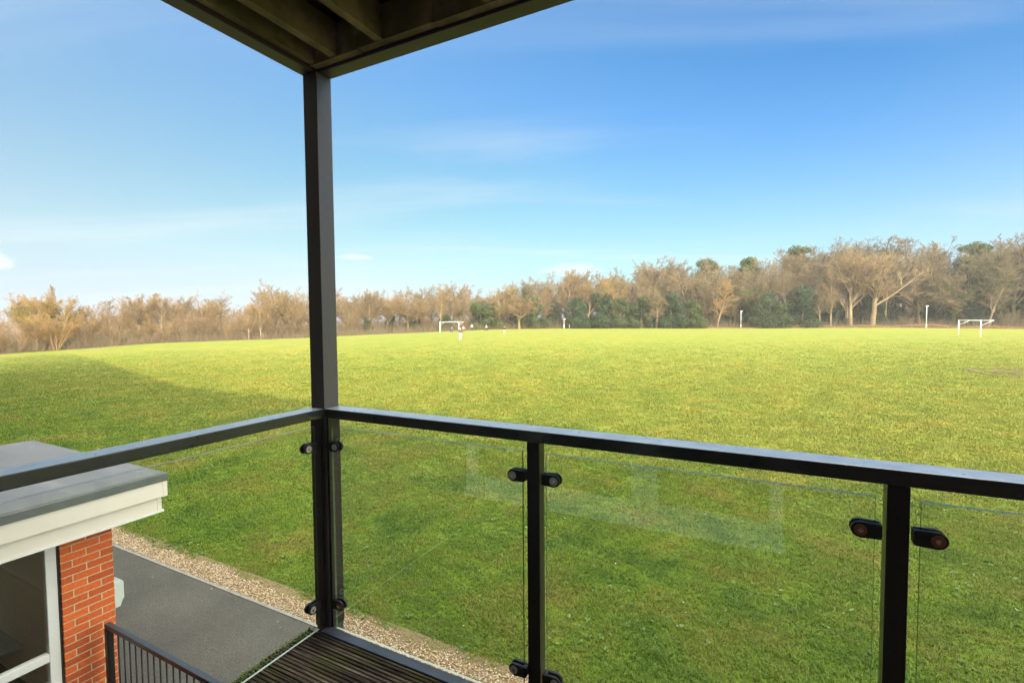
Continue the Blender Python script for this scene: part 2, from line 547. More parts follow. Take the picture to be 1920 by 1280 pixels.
def mat_decking():
    m, N, L, B = new_mat('weathered_decking')
    geo = node(N, 'ShaderNodeNewGeometry'); P = geo.outputs['Position']
    mp = node(N, 'ShaderNodeMapping'); mp.inputs['Scale'].default_value = (3, 30, 30); L.new(P, mp.inputs[0])
    a = node(N, 'ShaderNodeTexNoise', Scale=1, Detail=7, Roughness=.7); L.new(mp.outputs[0], a.inputs['Vector'])
    b = node(N, 'ShaderNodeTexNoise', Scale=4.5, Detail=5, Roughness=.6); L.new(P, b.inputs['Vector'])
    c = ramp(N, L, a.outputs['Fac'], [(.30, (.018, .013, .010)), (.47, (.065, .046, .034)), (.60, (.17, .13, .095)), (.72, (.46, .40, .31))])
    ms = ramp(N, L, b.outputs['Fac'], [(.48, (0, 0, 0)), (.66, (1, 1, 1))])
    c = mixc(N, L, ms, c, mixc(N, L, .6, c, (.075, .085, .015)))
    L.new(c, B.inputs['Base Color'])
    B.inputs['Roughness'].default_value = .75; B.inputs['Specular IOR Level'].default_value = .15
    bp = node(N, 'ShaderNodeBump', Strength=.7, Distance=.003); L.new(a.outputs['Fac'], bp.inputs['Height']); L.new(bp.outputs[0], B.inputs['Normal'])
    return m


def mat_joist():
    m, N, L, B = new_mat('green_treated_timber')
    geo = node(N, 'ShaderNodeNewGeometry'); P = geo.outputs['Position']
    a = node(N, 'ShaderNodeTexNoise', Scale=5, Detail=7, Roughness=.65); L.new(P, a.inputs['Vector'])
    c = ramp(N, L, a.outputs['Fac'], [(.3, (.09, .075, .028)), (.5, (.17, .130, .058)), (.62, (.27, .19, .11)), (.8, (.22, .10, .06))])
    L.new(c, B.inputs['Base Color']); B.inputs['Roughness'].default_value = .85
    return m


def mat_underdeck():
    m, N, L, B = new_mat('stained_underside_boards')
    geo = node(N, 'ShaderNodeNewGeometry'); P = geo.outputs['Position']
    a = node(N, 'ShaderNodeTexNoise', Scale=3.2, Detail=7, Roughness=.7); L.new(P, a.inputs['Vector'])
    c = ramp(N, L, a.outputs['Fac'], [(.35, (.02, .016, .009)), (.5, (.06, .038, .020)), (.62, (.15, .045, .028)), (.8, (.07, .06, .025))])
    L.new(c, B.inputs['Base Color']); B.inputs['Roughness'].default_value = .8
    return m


M = {}
M['field'] = mat_field()
M['blades'] = mat_blades()
M['asphalt'] = mat_asphalt()
M['gravel'] = mat_island('pea_gravel', [(0, (.20, .12, .06)), (.25, (.42, .27, .14)), (.5, (.55, .40, .24)), (.75, (.62, .50, .34)), (.92, (.30, .27, .24)), (1, (.75, .68, .55))], .6)
M['gravel_bed'] = simple('gravel_bed', (.30, .20, .11), (.16, .11, .06), .9, 30, bump=.8, bump_scale=70)
M['edging'] = simple('concrete_edging', (.30, .28, .25), (.20, .19, .17), .85, 12, bump=.3)
M['metal'] = simple('charcoal_powder_coat', (.020, .017, .017), (.026, .022, .022), .30, 90, bump=.03, bump_scale=900, spec=.35)
M['handrail'] = simple('charcoal_handrail_paint', (.012, .012, .013), (.02, .02, .021), .30, 30, bump=.02, bump_scale=900, spec=.6, coat=.25)


def sky_glare_top(m, glare):  # sky glare painted as a paler colour on upward faces
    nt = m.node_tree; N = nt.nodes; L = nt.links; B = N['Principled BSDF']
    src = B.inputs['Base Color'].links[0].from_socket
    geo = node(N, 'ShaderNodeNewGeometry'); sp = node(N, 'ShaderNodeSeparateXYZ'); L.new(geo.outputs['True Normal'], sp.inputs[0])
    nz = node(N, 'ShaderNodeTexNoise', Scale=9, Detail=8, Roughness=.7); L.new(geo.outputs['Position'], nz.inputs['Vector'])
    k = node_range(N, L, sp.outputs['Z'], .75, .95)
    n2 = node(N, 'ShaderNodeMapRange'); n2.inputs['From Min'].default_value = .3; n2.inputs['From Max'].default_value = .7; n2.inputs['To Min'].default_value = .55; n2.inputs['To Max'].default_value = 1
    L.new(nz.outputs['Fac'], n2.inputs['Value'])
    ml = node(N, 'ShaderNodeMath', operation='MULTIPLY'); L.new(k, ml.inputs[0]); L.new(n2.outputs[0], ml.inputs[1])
    L.new(mixc(N, L, ml.outputs[0], src, glare), B.inputs['Base Color'])


M['handrail_low'] = simple('black_rail_paint', (.012, .012, .014), (.02, .02, .022), .35, 30, spec=.5)
sky_glare_top(M['handrail_low'], (.05, .055, .07))
sky_glare_top(M['handrail'], (.33, .36, .41))
M['metal_grey'] = simple('grey_powder_coat', (.046, .027, .042), (.056, .035, .050), .38, 40, bump=.04, bump_scale=700)
M['steel_angle'] = simple('blue_grey_steel', (.095, .105, .135), (.07, .08, .11), .35, 14, spec=.6)
M['rubber'] = simple('black_rubber', (.012, .012, .013), None, .5, 50)
M['disc_steel'] = simple('brushed_steel', (.50, .46, .42), (.40, .37, .34), .4, 60, metal=.25)
M['disc_rust'] = simple('rust_tinted_steel', (.30, .11, .07), (.22, .085, .06), .5, 60, metal=.35)
M['screw'] = simple('bright_screw', (.6, .58, .55), None, .22, 60, metal=1)
M['glass'] = mat_glass()
M['glass_edge'] = simple('glass_edge', (.62, .68, .56), (.55, .62, .50), .2, 30)
M['glass_side'] = simple('green_glass_side', (.10, .15, .075), None, .2, 30)
M['window_glass'] = mat_glass('window_glass', (.97, .98, .97), .7)
M['glass_low_reflect'] = mat_glass('low_reflect_glass', (.955, .975, .945), .8)  # same glass as the other panels, reflections turned down
M['decking'] = mat_decking()
M['joist'] = mat_joist()
M['under'] = mat_underdeck()
M['brick'] = mat_brick('orange_brick', 'Y', 2.51)
M['brick_end'] = mat_brick('orange_brick_end', 'X', -6.0)
M['upvc'] = simple('white_upvc', (.80, .78, .76), (.74, .73, .70), .35, 5)
M['fascia'] = simple('cream_white_cladding', (.80, .73, .64), (.76, .69, .60), .45, 4, stretch=(1, .3, 1))
M['roof'] = None
M['trim'] = simple('lead_grey_trim', (.13, .14, .135), (.09, .10, .095), .5, 6, detail=8, bump=.2, bump_scale=30)
M['plaster'] = simple('cream_plaster', (.86, .80, .62), (.83, .77, .59), .9, 2)
M['sill'] = simple('pale_blue_sill', (.55, .68, .72), None, .35, 4)
M['dark_floor'] = simple('wood_floor', (.30, .24, .17), None, .6, 6)
M['meter'] = simple('pale_green_grey_plastic', (.60, .66, .60), (.55, .61, .56), .5, 10)
M['white_paint'] = simple('white_paint', (.80, .78, .74), (.70, .68, .64), .45, 3, detail=8)
M['pole_paint'] = simple('pale_pole_paint', (.62, .60, .54), (.52, .50, .45), .5, 3)
M['red_net'] = simple('red_peg', (.65, .10, .07), None, .6, 10)
M['lamp_head'] = simple('pale_lamp_head', (.70, .70, .68), None, .4, 10)


def mat_roof():
    m, N, L, B = new_mat('grey_roof_membrane')
    geo = node(N, 'ShaderNodeNewGeometry'); P = geo.outputs['Position']
    mp = node(N, 'ShaderNodeMapping'); mp.inputs['Scale'].default_value = (.6, 2.2, 1); mp.inputs['Rotation'].default_value = (0, 0, .3); L.new(P, mp.inputs[0])
    a = node(N, 'ShaderNodeTexNoise', Scale=1.6, Detail=8, Roughness=.65); L.new(mp.outputs[0], a.inputs['Vector'])
    b = node(N, 'ShaderNodeTexNoise', Scale=120, Detail=3); L.new(P, b.inputs['Vector'])
    c = ramp(N, L, a.outputs['Fac'], [(.3, (.130, .130, .130)), (.55, (.165, .163, .160)), (.72, (.25, .245, .235))])
    g = ramp(N, L, b.outputs['Fac'], [(.3, (.85, .85, .85)), (.7, (1.12, 1.12, 1.12))])
    c = mixc(N, L, 1.0, c, g, 'MULTIPLY')
    L.new(c, B.inputs['Base Color']); B.inputs['Roughness'].default_value = .6
    return m


M['roof'] = mat_roof()

# ------------------------------------------------------------------ ground
def build_ground():
    na = 520
    ang = np.linspace(-math.pi, math.pi, na, endpoint=False)
    # angles concentrated in the view
    q = np.linspace(-1, 1, na + 1)[:-1]
    ang = math.pi * (.38 * q + .62 * q ** 3)
    rad = np.concatenate([np.linspace(0, 12, 25)[1:], 12 * (160 / 12) ** (np.linspace(0, 1, 130)[1:]), 160 * (3000 / 160) ** (np.linspace(0, 1, 22)[1:])])
    A, Rr = np.meshgrid(ang, rad, indexing='ij')
    F = Rr * np.cos(A); R = Rr * np.sin(A)
    x = -F * SY + R * CY; y = F * CY + R * SY
    z = ground(x, y) - .012
    V = np.stack([x, y, z], -1).reshape(-1, 3)
    V = np.concatenate([V, [[0, 0, -.012]]])
    nr = len(rad)
    i = np.arange(na)[:, None]; j = np.arange(nr - 1)[None, :]
    i2 = (i + 1) % na
    q4 = np.stack(np.broadcast_arrays(i * nr + j, i * nr + j + 1, i2 * nr + j + 1, i2 * nr + j), -1).reshape(-1, 4)
    i = np.arange(na)
    t3 = np.stack([np.full(na, len(V) - 1), i * nr, ((i + 1) % na) * nr], -1)
    o = np_mesh('grass_field', V, [q4[:, ::-1], t3[:, ::-1]], M['field'], None, True)
    if o.data.polygons[0].normal.z < 0:
        o.data.flip_normals()
    at = o.data.attributes.new('wood', 'FLOAT', 'POINT')
    rE = edge_r(A)
    w = np.clip((Rr - rE - .5 + 1.2 * np.sin(A * 90) * np.sin(A * 37)) / 2.0, 0, 1).reshape(-1)
    at.data.foreach_set('value', np.concatenate([w, [0]]).astype(np.float32))
    tag(o, kind='structure')


build_ground()
tag(MB().box(-45, 34, -1.5, 4.51, -.010, .004).build('path', M['asphalt']), kind='structure')
tag(MB().box(-45, 34, 4.51, 4.56, -.05, .016).build('path_edging', M['edging'], bevel=.004), kind='structure')
tag(MB().box(-45, 34, 4.56, 5.05, -.05, -.002).build('gravel_strip', M['gravel_bed']), kind='structure')


def lawn_edge(x):
    x = np.asarray(x)
    return 4.865 + .035 * np.sin(x * 2.1) + .03 * np.sin(x * 5.3 + 1) + .02 * np.sin(x * 13.1 + 2)


def build_gravel():
    n = 17000
    x = RNG.uniform(-13.5, 1.0, n); y = 4.56 + RNG.uniform(0, 1, n) ** .95 * .47
    k = y < lawn_edge(x) + .03 + RNG.normal(0, .03, n); x = x[k]; y = y[k]
    # strays on the asphalt
    xs = RNG.uniform(-11, 0, 16); ys = 4.50 - np.abs(RNG.normal(0, .25, 16)); x = np.append(x, xs); y = np.append(y, ys)
    n = len(x)
    s = RNG.uniform(.006, .0145, n)
    base = np.array([(1, 0, 0), (-1, 0, 0), (0, 1, 0), (0, -1, 0), (0, 0, 1), (0, 0, -1)], float)
    # octahedra smoothed by 1 extra ring -> cube-ish pebbles
    phi = (1 + 5 ** .5) / 2
    ico = np.array([(-1, phi, 0), (1, phi, 0), (-1, -phi, 0), (1, -phi, 0), (0, -1, phi), (0, 1, phi), (0, -1, -phi), (0, 1, -phi), (phi, 0, -1), (phi, 0, 1), (-phi, 0, -1), (-phi, 0, 1)]) / 1.9
    fc = np.array([(0, 11, 5), (0, 5, 1), (0, 1, 7), (0, 7, 10), (0, 10, 11), (1, 5, 9), (5, 11, 4), (11, 10, 2), (10, 7, 6), (7, 1, 8), (3, 9, 4), (3, 4, 2), (3, 2, 6), (3, 6, 8), (3, 8, 9), (4, 9, 5), (2, 4, 11), (6, 2, 10), (8, 6, 7), (9, 8, 1)])
    P = ico[None] * (1 + RNG.normal(0, .12, (n, 12, 1)))
    P = P * (s[:, None, None] * np.stack([RNG.uniform(.8, 1.4, n), RNG.uniform(.7, 1.1, n), RNG.uniform(.5, .8, n)], -1)[:, None, :])
    a = RNG.uniform(0, 6.28, n); c, sn = np.cos(a)[:, None], np.sin(a)[:, None]
    X = P[..., 0] * c - P[..., 1] * sn + x[:, None]; Y = P[..., 0] * sn + P[..., 1] * c + y[:, None]
    Z = P[..., 2] + (.004 + s * .4 * RNG.uniform(0, 1.6, n))[:, None]
    V = np.stack([X, Y, Z], -1).reshape(-1, 3)
    Fc = (fc[None] + (np.arange(n) * 12)[:, None, None]).reshape(-1, 3)
    o = np_mesh('gravel', V, Fc, M['gravel'], None, True)
    tag(o, 'buff and tan pea gravel strip between the dark path and the lawn', 'gravel', kind='stuff')


build_gravel()


def efar_np(t): return np.interp(t, TS, TE)


def build_grass():
    n = 640000
    u = RNG.uniform(0, 1, n)
    F = 4.6 * (95 / 4.6) ** (u ** .92); t = RNG.uniform(-1.22, 1.22, n)
    x, y = world(F, t)
    k = (y > lawn_edge(x) + .02) & (F < efar_np(t) - .5) & (RNG.uniform(0, 1, n) < np.clip(F / 9, .55, 1) * np.clip((75 - F) / 40, 0, 1))
    x = x[k]; y = y[k]; s = np.maximum(1, (F[k] / 9) ** .85)
    # clumpiness
    cl = np.sin(x * 2.3 + 2 * np.sin(y * 1.1)) * np.sin(y * 2.0 + 1.7 * np.sin(x * .9)) * .5 + np.sin(x * 6.1 + y * 3.3) * np.sin(y * 7.2 - x * 2.1) * .35
    k = RNG.uniform(0, 1, len(x)) < .72 + .35 * cl
    x, y, s, cl = x[k], y[k], s[k], cl[k]
    nb = 4
    n = len(x)
    X = np.repeat(x, nb) + RNG.normal(0, .018, n * nb) * np.repeat(s, nb); Y = np.repeat(y, nb) + RNG.normal(0, .018, n * nb) * np.repeat(s, nb)
    S = np.repeat(s, nb); C = np.repeat(cl, nb)
    N_ = len(X)
    h = (.030 + .022 * C + RNG.uniform(0, .035, N_)) * S ** .45
    edge = np.exp(-(Y - 4.95) / .5) * (X < 3); h *= 1 - .45 * np.clip(edge, 0, 1)
    Ff, _ = fr(X, Y); h *= np.clip((66 - Ff) / 42, .12, 1)
    a = RNG.uniform(0, 6.28, N_); lean = RNG.uniform(.2, 1.3, N_)
    w = .0042 * S * RNG.uniform(.7, 1.5, N_)
    dx, dy = np.cos(a), np.sin(a)
    z0 = ground(X, Y) - .014
    b0 = np.stack([X - dy * w, Y + dx * w, z0], -1); b1 = np.stack([X + dy * w, Y - dx * w, z0], -1)
    mx_, my_ = X + dx * h * lean * .35, Y + dy * h * lean * .35
    m0 = np.stack([mx_ - dy * w * .9, my_ + dx * w * .9, z0 + h * .7], -1); m1 = np.stack([mx_ + dy * w * .9, my_ - dx * w * .9, z0 + h * .7], -1)
    tp = np.stack([X + dx * h * lean, Y + dy * h * lean, z0 + h * (1.15 - .35 * lean)], -1)
    V = np.stack([b0, b1, m1, m0, tp], 1).reshape(-1, 3)
    o5 = (np.arange(N_) * 5)[:, None]
    q = o5 + np.array([[0, 1, 2, 3]]); t = o5 + np.array([[3, 2, 4]])
    o = np_mesh('grass_tufts', V, [q, t], M['blades'])
    tag(o, 'rough green and yellowish winter grass tufts of the near lawn', 'grass', kind='stuff')
    # low broad-leaved rosettes between the grass, near the edge
    n = 1700
    F = np.sqrt(RNG.uniform(30, 14 ** 2, n)); tt = RNG.uniform(-1.15, 1.15, n); rx, ry = world(F, tt)
    keep = (ry > lawn_edge(rx) + .02) & ((np.sin(rx * 1.3 + 1) * np.sin(ry * 1.7) + RNG.normal(0, .3, n)) > .25); rx, ry = rx[keep], ry[keep]
    V = []; Fc = []; c = 0
    lv = []
    for X0, Y0 in zip(rx, ry):
        z0 = gz(X0, Y0)
        for k in range(random.randint(4, 7)):
            a = random.uniform(0, 6.28); l = random.uniform(.03, .065); w_ = l * .32; up = random.uniform(.01, .035)
            dx, dy = math.cos(a), math.sin(a)
            lv += [(X0, Y0, z0 + .01), (X0 + dx * l * .6 - dy * w_, Y0 + dy * l * .6 + dx * w_, z0 + up + .01), (X0 + dx * l, Y0 + dy * l, z0 + up), (X0 + dx * l * .6 + dy * w_, Y0 + dy * l * .6 - dx * w_, z0 + up + .01)]
            Fc.append((c, c + 1, c + 2, c + 3)); c += 4
    m = mat_island('weed_leaves', [(0, (.06, .13, .02)), (.5, (.11, .19, .035)), (1, (.19, .27, .08))], .5)
    o = np_mesh('lawn_weeds', np.array(lv), np.array(Fc), m)
    tag(o, 'low broad leaved weeds growing through the near lawn', 'weeds', kind='stuff')
    # daisies
    n = 220
    F = np.sqrt(RNG.uniform(36, 19 ** 2, n)); tt = RNG.uniform(-1.15, 1.15, n); rx, ry = world(F, tt); k = ry > 5.2; rx, ry = rx[k], ry[k]
    lv = []; Fc = []
    for i, (X0, Y0) in enumerate(zip(rx, ry)):
        z0 = gz(X0, Y0) + random.uniform(.035, .055); r = random.uniform(.006, .012)
        tx, ty = random.uniform(-.4, .4), random.uniform(-.4, .4)
        b = len(lv)
        lv.append((X0, Y0, z0 - .006))
        for q_ in range(7):
            a = q_ * 6.283 / 7; lv.append((X0 + r * math.cos(a), Y0 + r * math.sin(a), z0 + r * (math.cos(a) * tx + math.sin(a) * ty)))
        for q_ in range(7): Fc.append((b, b + 1 + q_, b + 1 + (q_ + 1) % 7))
    o = np_mesh('daisies', np.array(lv), np.array(Fc), simple('daisy_white', (.75, .75, .70), None, .6, 5))
    tag(o, 'tiny white daisies scattered over the near lawn', 'daisies', kind='stuff')


build_grass()


def build_mud():
    """curved tyre ruts in the turf near the right edge of the view"""
    V = []; Fc = []
    F0, s0 = 30.0, 1.10
    cx, cy = world(F0, s0)
    c = 0
    for rad, a0, a1, w in ((1.9, .1, 5.2, .13), (2.8, .8, 5.9, .15), (1.2, 0, 4.4, .11)):
        n = 60; base = c
        for i in range(n + 1):
            a = a0 + (a1 - a0) * i / n
            ww = w * (.6 + .5 * math.sin(i * 1.1) ** 2) * min(1, i / 6, (n - i) / 6 + .05)
            for k, rr in enumerate((rad - ww, rad + ww)):
                rr += .12 * math.sin(i * .5 + rad)
                x = cx + rr * 1.15 * math.cos(a); y = cy + rr * math.sin(a)
                V.append((x, y, gz(x, y) + .05)); c += 1
        for i in range(n):
            b = base + 2 * i; Fc.append((b, b + 1, b + 3, b + 2))
    tag(np_mesh('mud_ruts', np.array(V), np.array(Fc), simple('brown_mud', (.13, .085, .035), (.09, .06, .025), .9, 5, bump=.6)), kind='structure')


build_mud()

# ------------------------------------------------------------------ own block of flats (behind the camera) and unseen wing that shades the field
def window_on(par, x0, x1, z0, z1, y, name='window', ml=None):
    f = MB()
    t = .07
    f.box(x0, x1, y, y + .05, z0, z0 + t).box(x0, x1, y, y + .05, z1 - t, z1).box(x0, x0 + t, y, y + .05, z0 + t, z1 - t).box(x1 - t, x1, y, y + .05, z0 + t, z1 - t)
    if ml: f.box(ml - .035, ml + .035, y, y + .05, z0 + t, z1 - t)
    w = f.build(name, M['upvc'], par)
    MB().box(x0 + t, x1 - t, y + .01, y + .02, z0 + t, z1 - t).build('pane', M['dark_pane'], w)
    return w


M['dark_pane'] = simple('dark_window_pane', (.012, .014, .016), None, .05, 3, spec=.8)
M['brick_wall'] = mat_brick('block_brick', 'X', 0.0)
for n_ in M['brick_wall'].node_tree.nodes:
    if n_.type == 'TEX_BRICK':
        n_.inputs['Color1'].default_value = (.16, .105, .08, 1); n_.inputs['Color2'].default_value = (.12, .08, .062, 1); n_.inputs['Mortar'].default_value = (.20, .18, .15, 1)
M['tiles'] = simple('roof_tiles', (.10, .05, .035), (.07, .04, .03), .8, 6, bump=.5, bump_scale=20)


def build_block():
    b = empty('apartment_block', (10, -5, 0), 'three storey brown brick block of flats that carries the balconies', 'apartment block')
    o = Vector((10, -5, 0))
    w = MB(o)
    YW = -.14
    # wall with the patio door opening at balcony level
    w.box(-9.2, -2.30, YW - .3, YW, 0, 10.2).box(.19, 32, YW - .3, YW, 0, 10.2)
    w.box(-2.30, .19, YW - .3, YW, 0, DECK - .02).box(-2.30, .19, YW - .3, YW, DECK + 2.12, 10.2)
    w.box(-9.2, -8.9, -10, YW - .3, 0, 10.2).box(31.7, 32, -10, YW - .3, 0, 10.2).box(-9.2, 32, -10.3, -10, 0, 10.2)
    w.build('wall', M['brick_wall'], b)
    MB(o).prism([(-10.6, 10.202), (.15, 10.202), (.15, 10.32), (-5.2, 12.0), (-10.6, 10.32)], 'x', -9.4, 32.2).build('roof', M['tiles'], b)
    # patio doors: white frames reflecting in the balustrade glass
    d = MB(o)
    z0, z1 = DECK + .012, DECK + 2.10
    def leaf(x0, x1, t=.085, zb=.17):
        d.box(x0, x0 + t, YW - .10, YW - .02, z0 + .07, z1 - .06).box(x1 - t, x1, YW - .10, YW - .02, z0 + .07, z1 - .06)
        d.box(x0 + t, x1 - t, YW - .10, YW - .02, z0 + .07, z0 + .07 + zb * .6).box(x0 + t, x1 - t, YW - .10, YW - .02, z1 - .15, z1 - .06)
    d.box(-2.29, .18, YW - .12, YW + .004, z0, z0 + .068).box(-2.29, .18, YW - .12, YW + .004, z1 - .058, z1)
    leaf(-.735, .165); leaf(-1.60, -.745); leaf(-2.28, -1.61)
    df = d.build('patio_door', M['upvc'], b, bevel=.004)
    for a, c in ((-.65, .08), (-1.515, -.83), (-2.195, -1.695)):
        MB(o).box(a, c, YW - .065, YW - .055, z0 + .172, z1 - .15).build('pane', M['window_glass'], df)
    # dim room behind the doors
    MB(o).box(-4, 2, -4.4, -4.3, DECK, DECK + 2.4).box(-4.1, -4, -4.4, YW - .3, DECK, DECK + 2.4).box(2, 2.1, -4.4, YW - .3, DECK, DECK + 2.4).box(-4, 2, -4.3, YW - .3, DECK + 2.4, DECK + 2.5).build('room_wall', M['plaster'], b)
    MB(o).box(-4, 2, -4.3, YW - .3, DECK - .2, DECK - .02).build('room_floor', M['dark_floor'], b)
    for x in np.arange(3, 30, 3.6):
        for z in (.9, 3.5, 6.1):
            window_on(b, x - 10, x - 8.6, z, z + 1.3, YW + 5 + .002, ml=x - 9.3)


def window_fix():
    pass


def build_unseen_wing():  # out of view, angled so its shadow edge crosses the field
    a = math.radians(180 - 15)
    b = empty('unseen_wing', (-9.6, -.1, 0), 'unseen long brick wing with white windows angled to shade the field', 'apartment wing', rz=a)
    # local x runs away to the left, local y points towards the building's back (rotated)
    MB().box(.05, 45, .0, 10, 0, 10.2).build('wall', M['brick_wall'], b)
    MB().prism([(-.4, 10.202), (10.4, 10.202), (10.4, 10.32), (5, 12.0), (-.4, 10.32)], 'x', -.1, 45.3).build('roof', M['tiles'], b)
    for x in np.arange(3, 43, 4.2):
        for z in (.9, 3.5, 6.1):
            w = MB().box(x, x + 1.4, -.05, -.002, z, z + 1.3).build('window', M['upvc'], b)
            MB().box(x + .07, x + .66, -.056, -.0505, z + .07, z + 1.23).box(x + .74, x + 1.33, -.056, -.0505, z + .07, z + 1.23).build('pane', M['dark_pane'], w)


build_block()
build_unseen_wing()

# ------------------------------------------------------------------ the balcony: deck, railing, corner post, balcony above
XP, YP = -1.907, 1.690            # inner corner of the corner post
XO, YO = -2.000, 1.782            # its outer corner


def build_deck():
    b = empty('balcony_floor', (0, .8, DECK), 'weathered grooved timber balcony floor with moss edged boards', 'balcony deck')
    o = Vector((0, .8, DECK))
    y1 = 1.646
    k = 0
    while y1 > -.1:
        y0 = y1 - .135
        # grooved profile
        pts = [(y0, DECK - .028)]
        ng = 7; pitch_ = .135 / ng
        pts = []
        for g in range(ng):
            a = y0 + g * pitch_
            pts += [(a + .0010, DECK - .0060), (a + .0075, DECK - .0060), (a + .0100, DECK), (a + pitch_ - .0015, DECK)]
        pts += [(y1, DECK - .007), (y1, DECK - .028), (y0, DECK - .028)]
        x0 = -2.004 + random.uniform(-.004, .004)
        MB(o).prism(pts, 'x', x0, 1.62 + random.uniform(-.01, .01)).build('deck_board', M['decking'], b)
        y1 = y0 - .006
        k += 1
    # steel angle around the edge
    MB(o).box(-1.925, 1.62, 1.650, 1.660, DECK - .16, DECK + .006).box(-1.925, 1.62, 1.660, 1.698, DECK - .004, DECK + .006).build('edge_angle', M['steel_angle'], b)
    MB(o).box(-1.925, 1.62, 1.6605, 1.694, DECK - .22, DECK - .0045).box(-1.985, -1.925, -.13, 1.60, DECK - .24, DECK - .034).build('edge_beam', M['metal_grey'], b)
    j = MB(o)
    for x in np.arange(-1.7, 1.6, .4): j.box(x, x + .045, -.12, 1.65, DECK - .18, DECK - .030)
    j.build('joist', M['joist'], b)
    # moss along the board ends, outside the glass
    n = 2600
    y = RNG.uniform(-.1, 1.66, n); x = -1.995 + RNG.normal(0, .014, n); z = DECK + .001 + RNG.uniform(-.02, .004, n) * (x < -1.98)
    s = RNG.uniform(.002, .006, n); a = RNG.uniform(0, 6.28, n)
    V = np.stack([np.stack([x + s * np.cos(a + q), y + s * np.sin(a + q), z + RNG.uniform(0, .005, n)], -1) for q in (0, 2.1, 4.2)] + [np.stack([x, y, z + s * 1.2], -1)], 1).reshape(-1, 3)
    i4 = (np.arange(n) * 4)[:, None]
    Fc = np.concatenate([i4 + np.array([[0, 1, 3]]), i4 + np.array([[1, 2, 3]]), i4 + np.array([[2, 0, 3]])])
    mo = np_mesh('moss', V - np.array(o), Fc, mat_island('moss', [(0, (.06, .09, .015)), (.6, (.13, .19, .035)), (1, (.22, .28, .08))], .9), b)
    mo['kind'] = 'stuff'
    # bits of grit and leaf crumbs on the boards
    return b


build_deck()


def stadium(cx, cz, half, r, n=14, flip=False):
    """outline of a clamp: flat end towards the post, round end away"""
    pts = []
    sgn = -1 if flip else 1
    for i in range(n + 1):
        a = -math.pi / 2 + math.pi * i / n
        pts.append((cx + sgn * r * math.cos(a), cz + r * math.sin(a)))
    pts.append((cx - sgn * half, cz + r * .92)); pts.append((cx - sgn * half, cz - r * .92))
    return pts


def clamp(parent, o, axis, c, z, other, sgn, disc):
    """glass clamp; axis 'y': plate faces -Y (right-hand railing), 'x': plate faces +X (left-hand railing)"""
    r = .0235; half = .052
    m = MB(o)
    pts = stadium(c, z, half, r, flip=sgn < 0)
    dirn = -1 if axis == 'y' else 1
    for a, b_ in ((.0055, .019), (-.019, -.0055)):
        p = MB(o).prism(pts, axis, other + a, other + b_)
        bmesh.ops.bevel(p.bm, geom=p.bm.edges[:], offset=.0025, segments=2, affect='EDGES', clamp_overlap=True)
        me = bpy.data.meshes.new('t'); p.bm.to_mesh(me); m.bm.from_mesh(me); p.bm.free(); bpy.data.meshes.remove(me)
    if axis == 'y': m.box(*sorted((c - sgn * .035, c - sgn * half)), other - .0055, other + .0055, z - r * .8, z + r * .8)
    else: m.box(other - .0055, other + .0055, *sorted((c - sgn * .035, c - sgn * half)), z - r * .8, z + r * .8)
    cl = m.build('clamp', M['rubber'], parent)
    def P(d): return (c, other + dirn * d, z) if axis == 'y' else (other + dirn * d, c, z)
    t = MB(o)
    t.tube(P(.0185), P(.0215), .0165, 24)
    dk = t.build('clamp_disc', disc, cl)
    MB(o).tube(P(.0212), P(.0232), .0062, 12).tube(P(.0228), P(.0242), .0032, 6).build('screw', M['screw'], cl)
    return cl


def glass_panel(parent, o, x0, x1, y0, y1, z0, z1, gm='glass'):
    m = MB(o).box(x0, x1, y0, y1, z0, z1)
    thin = 'y' if (y1 - y0) < (x1 - x0) else 'x'
    m.bm.normal_update()
    bmesh.ops.recalc_face_normals(m.bm, faces=m.bm.faces[:])
    for f in m.bm.faces:
        n = f.normal
        big = abs(n.y) > .5 if thin == 'y' else abs(n.x) > .5
        f.material_index = 0 if big else (1 if abs(n.z) > .5 else 2)
    return m.build('glass_panel', [M[gm], M['glass_edge'], M['glass_side']], parent)


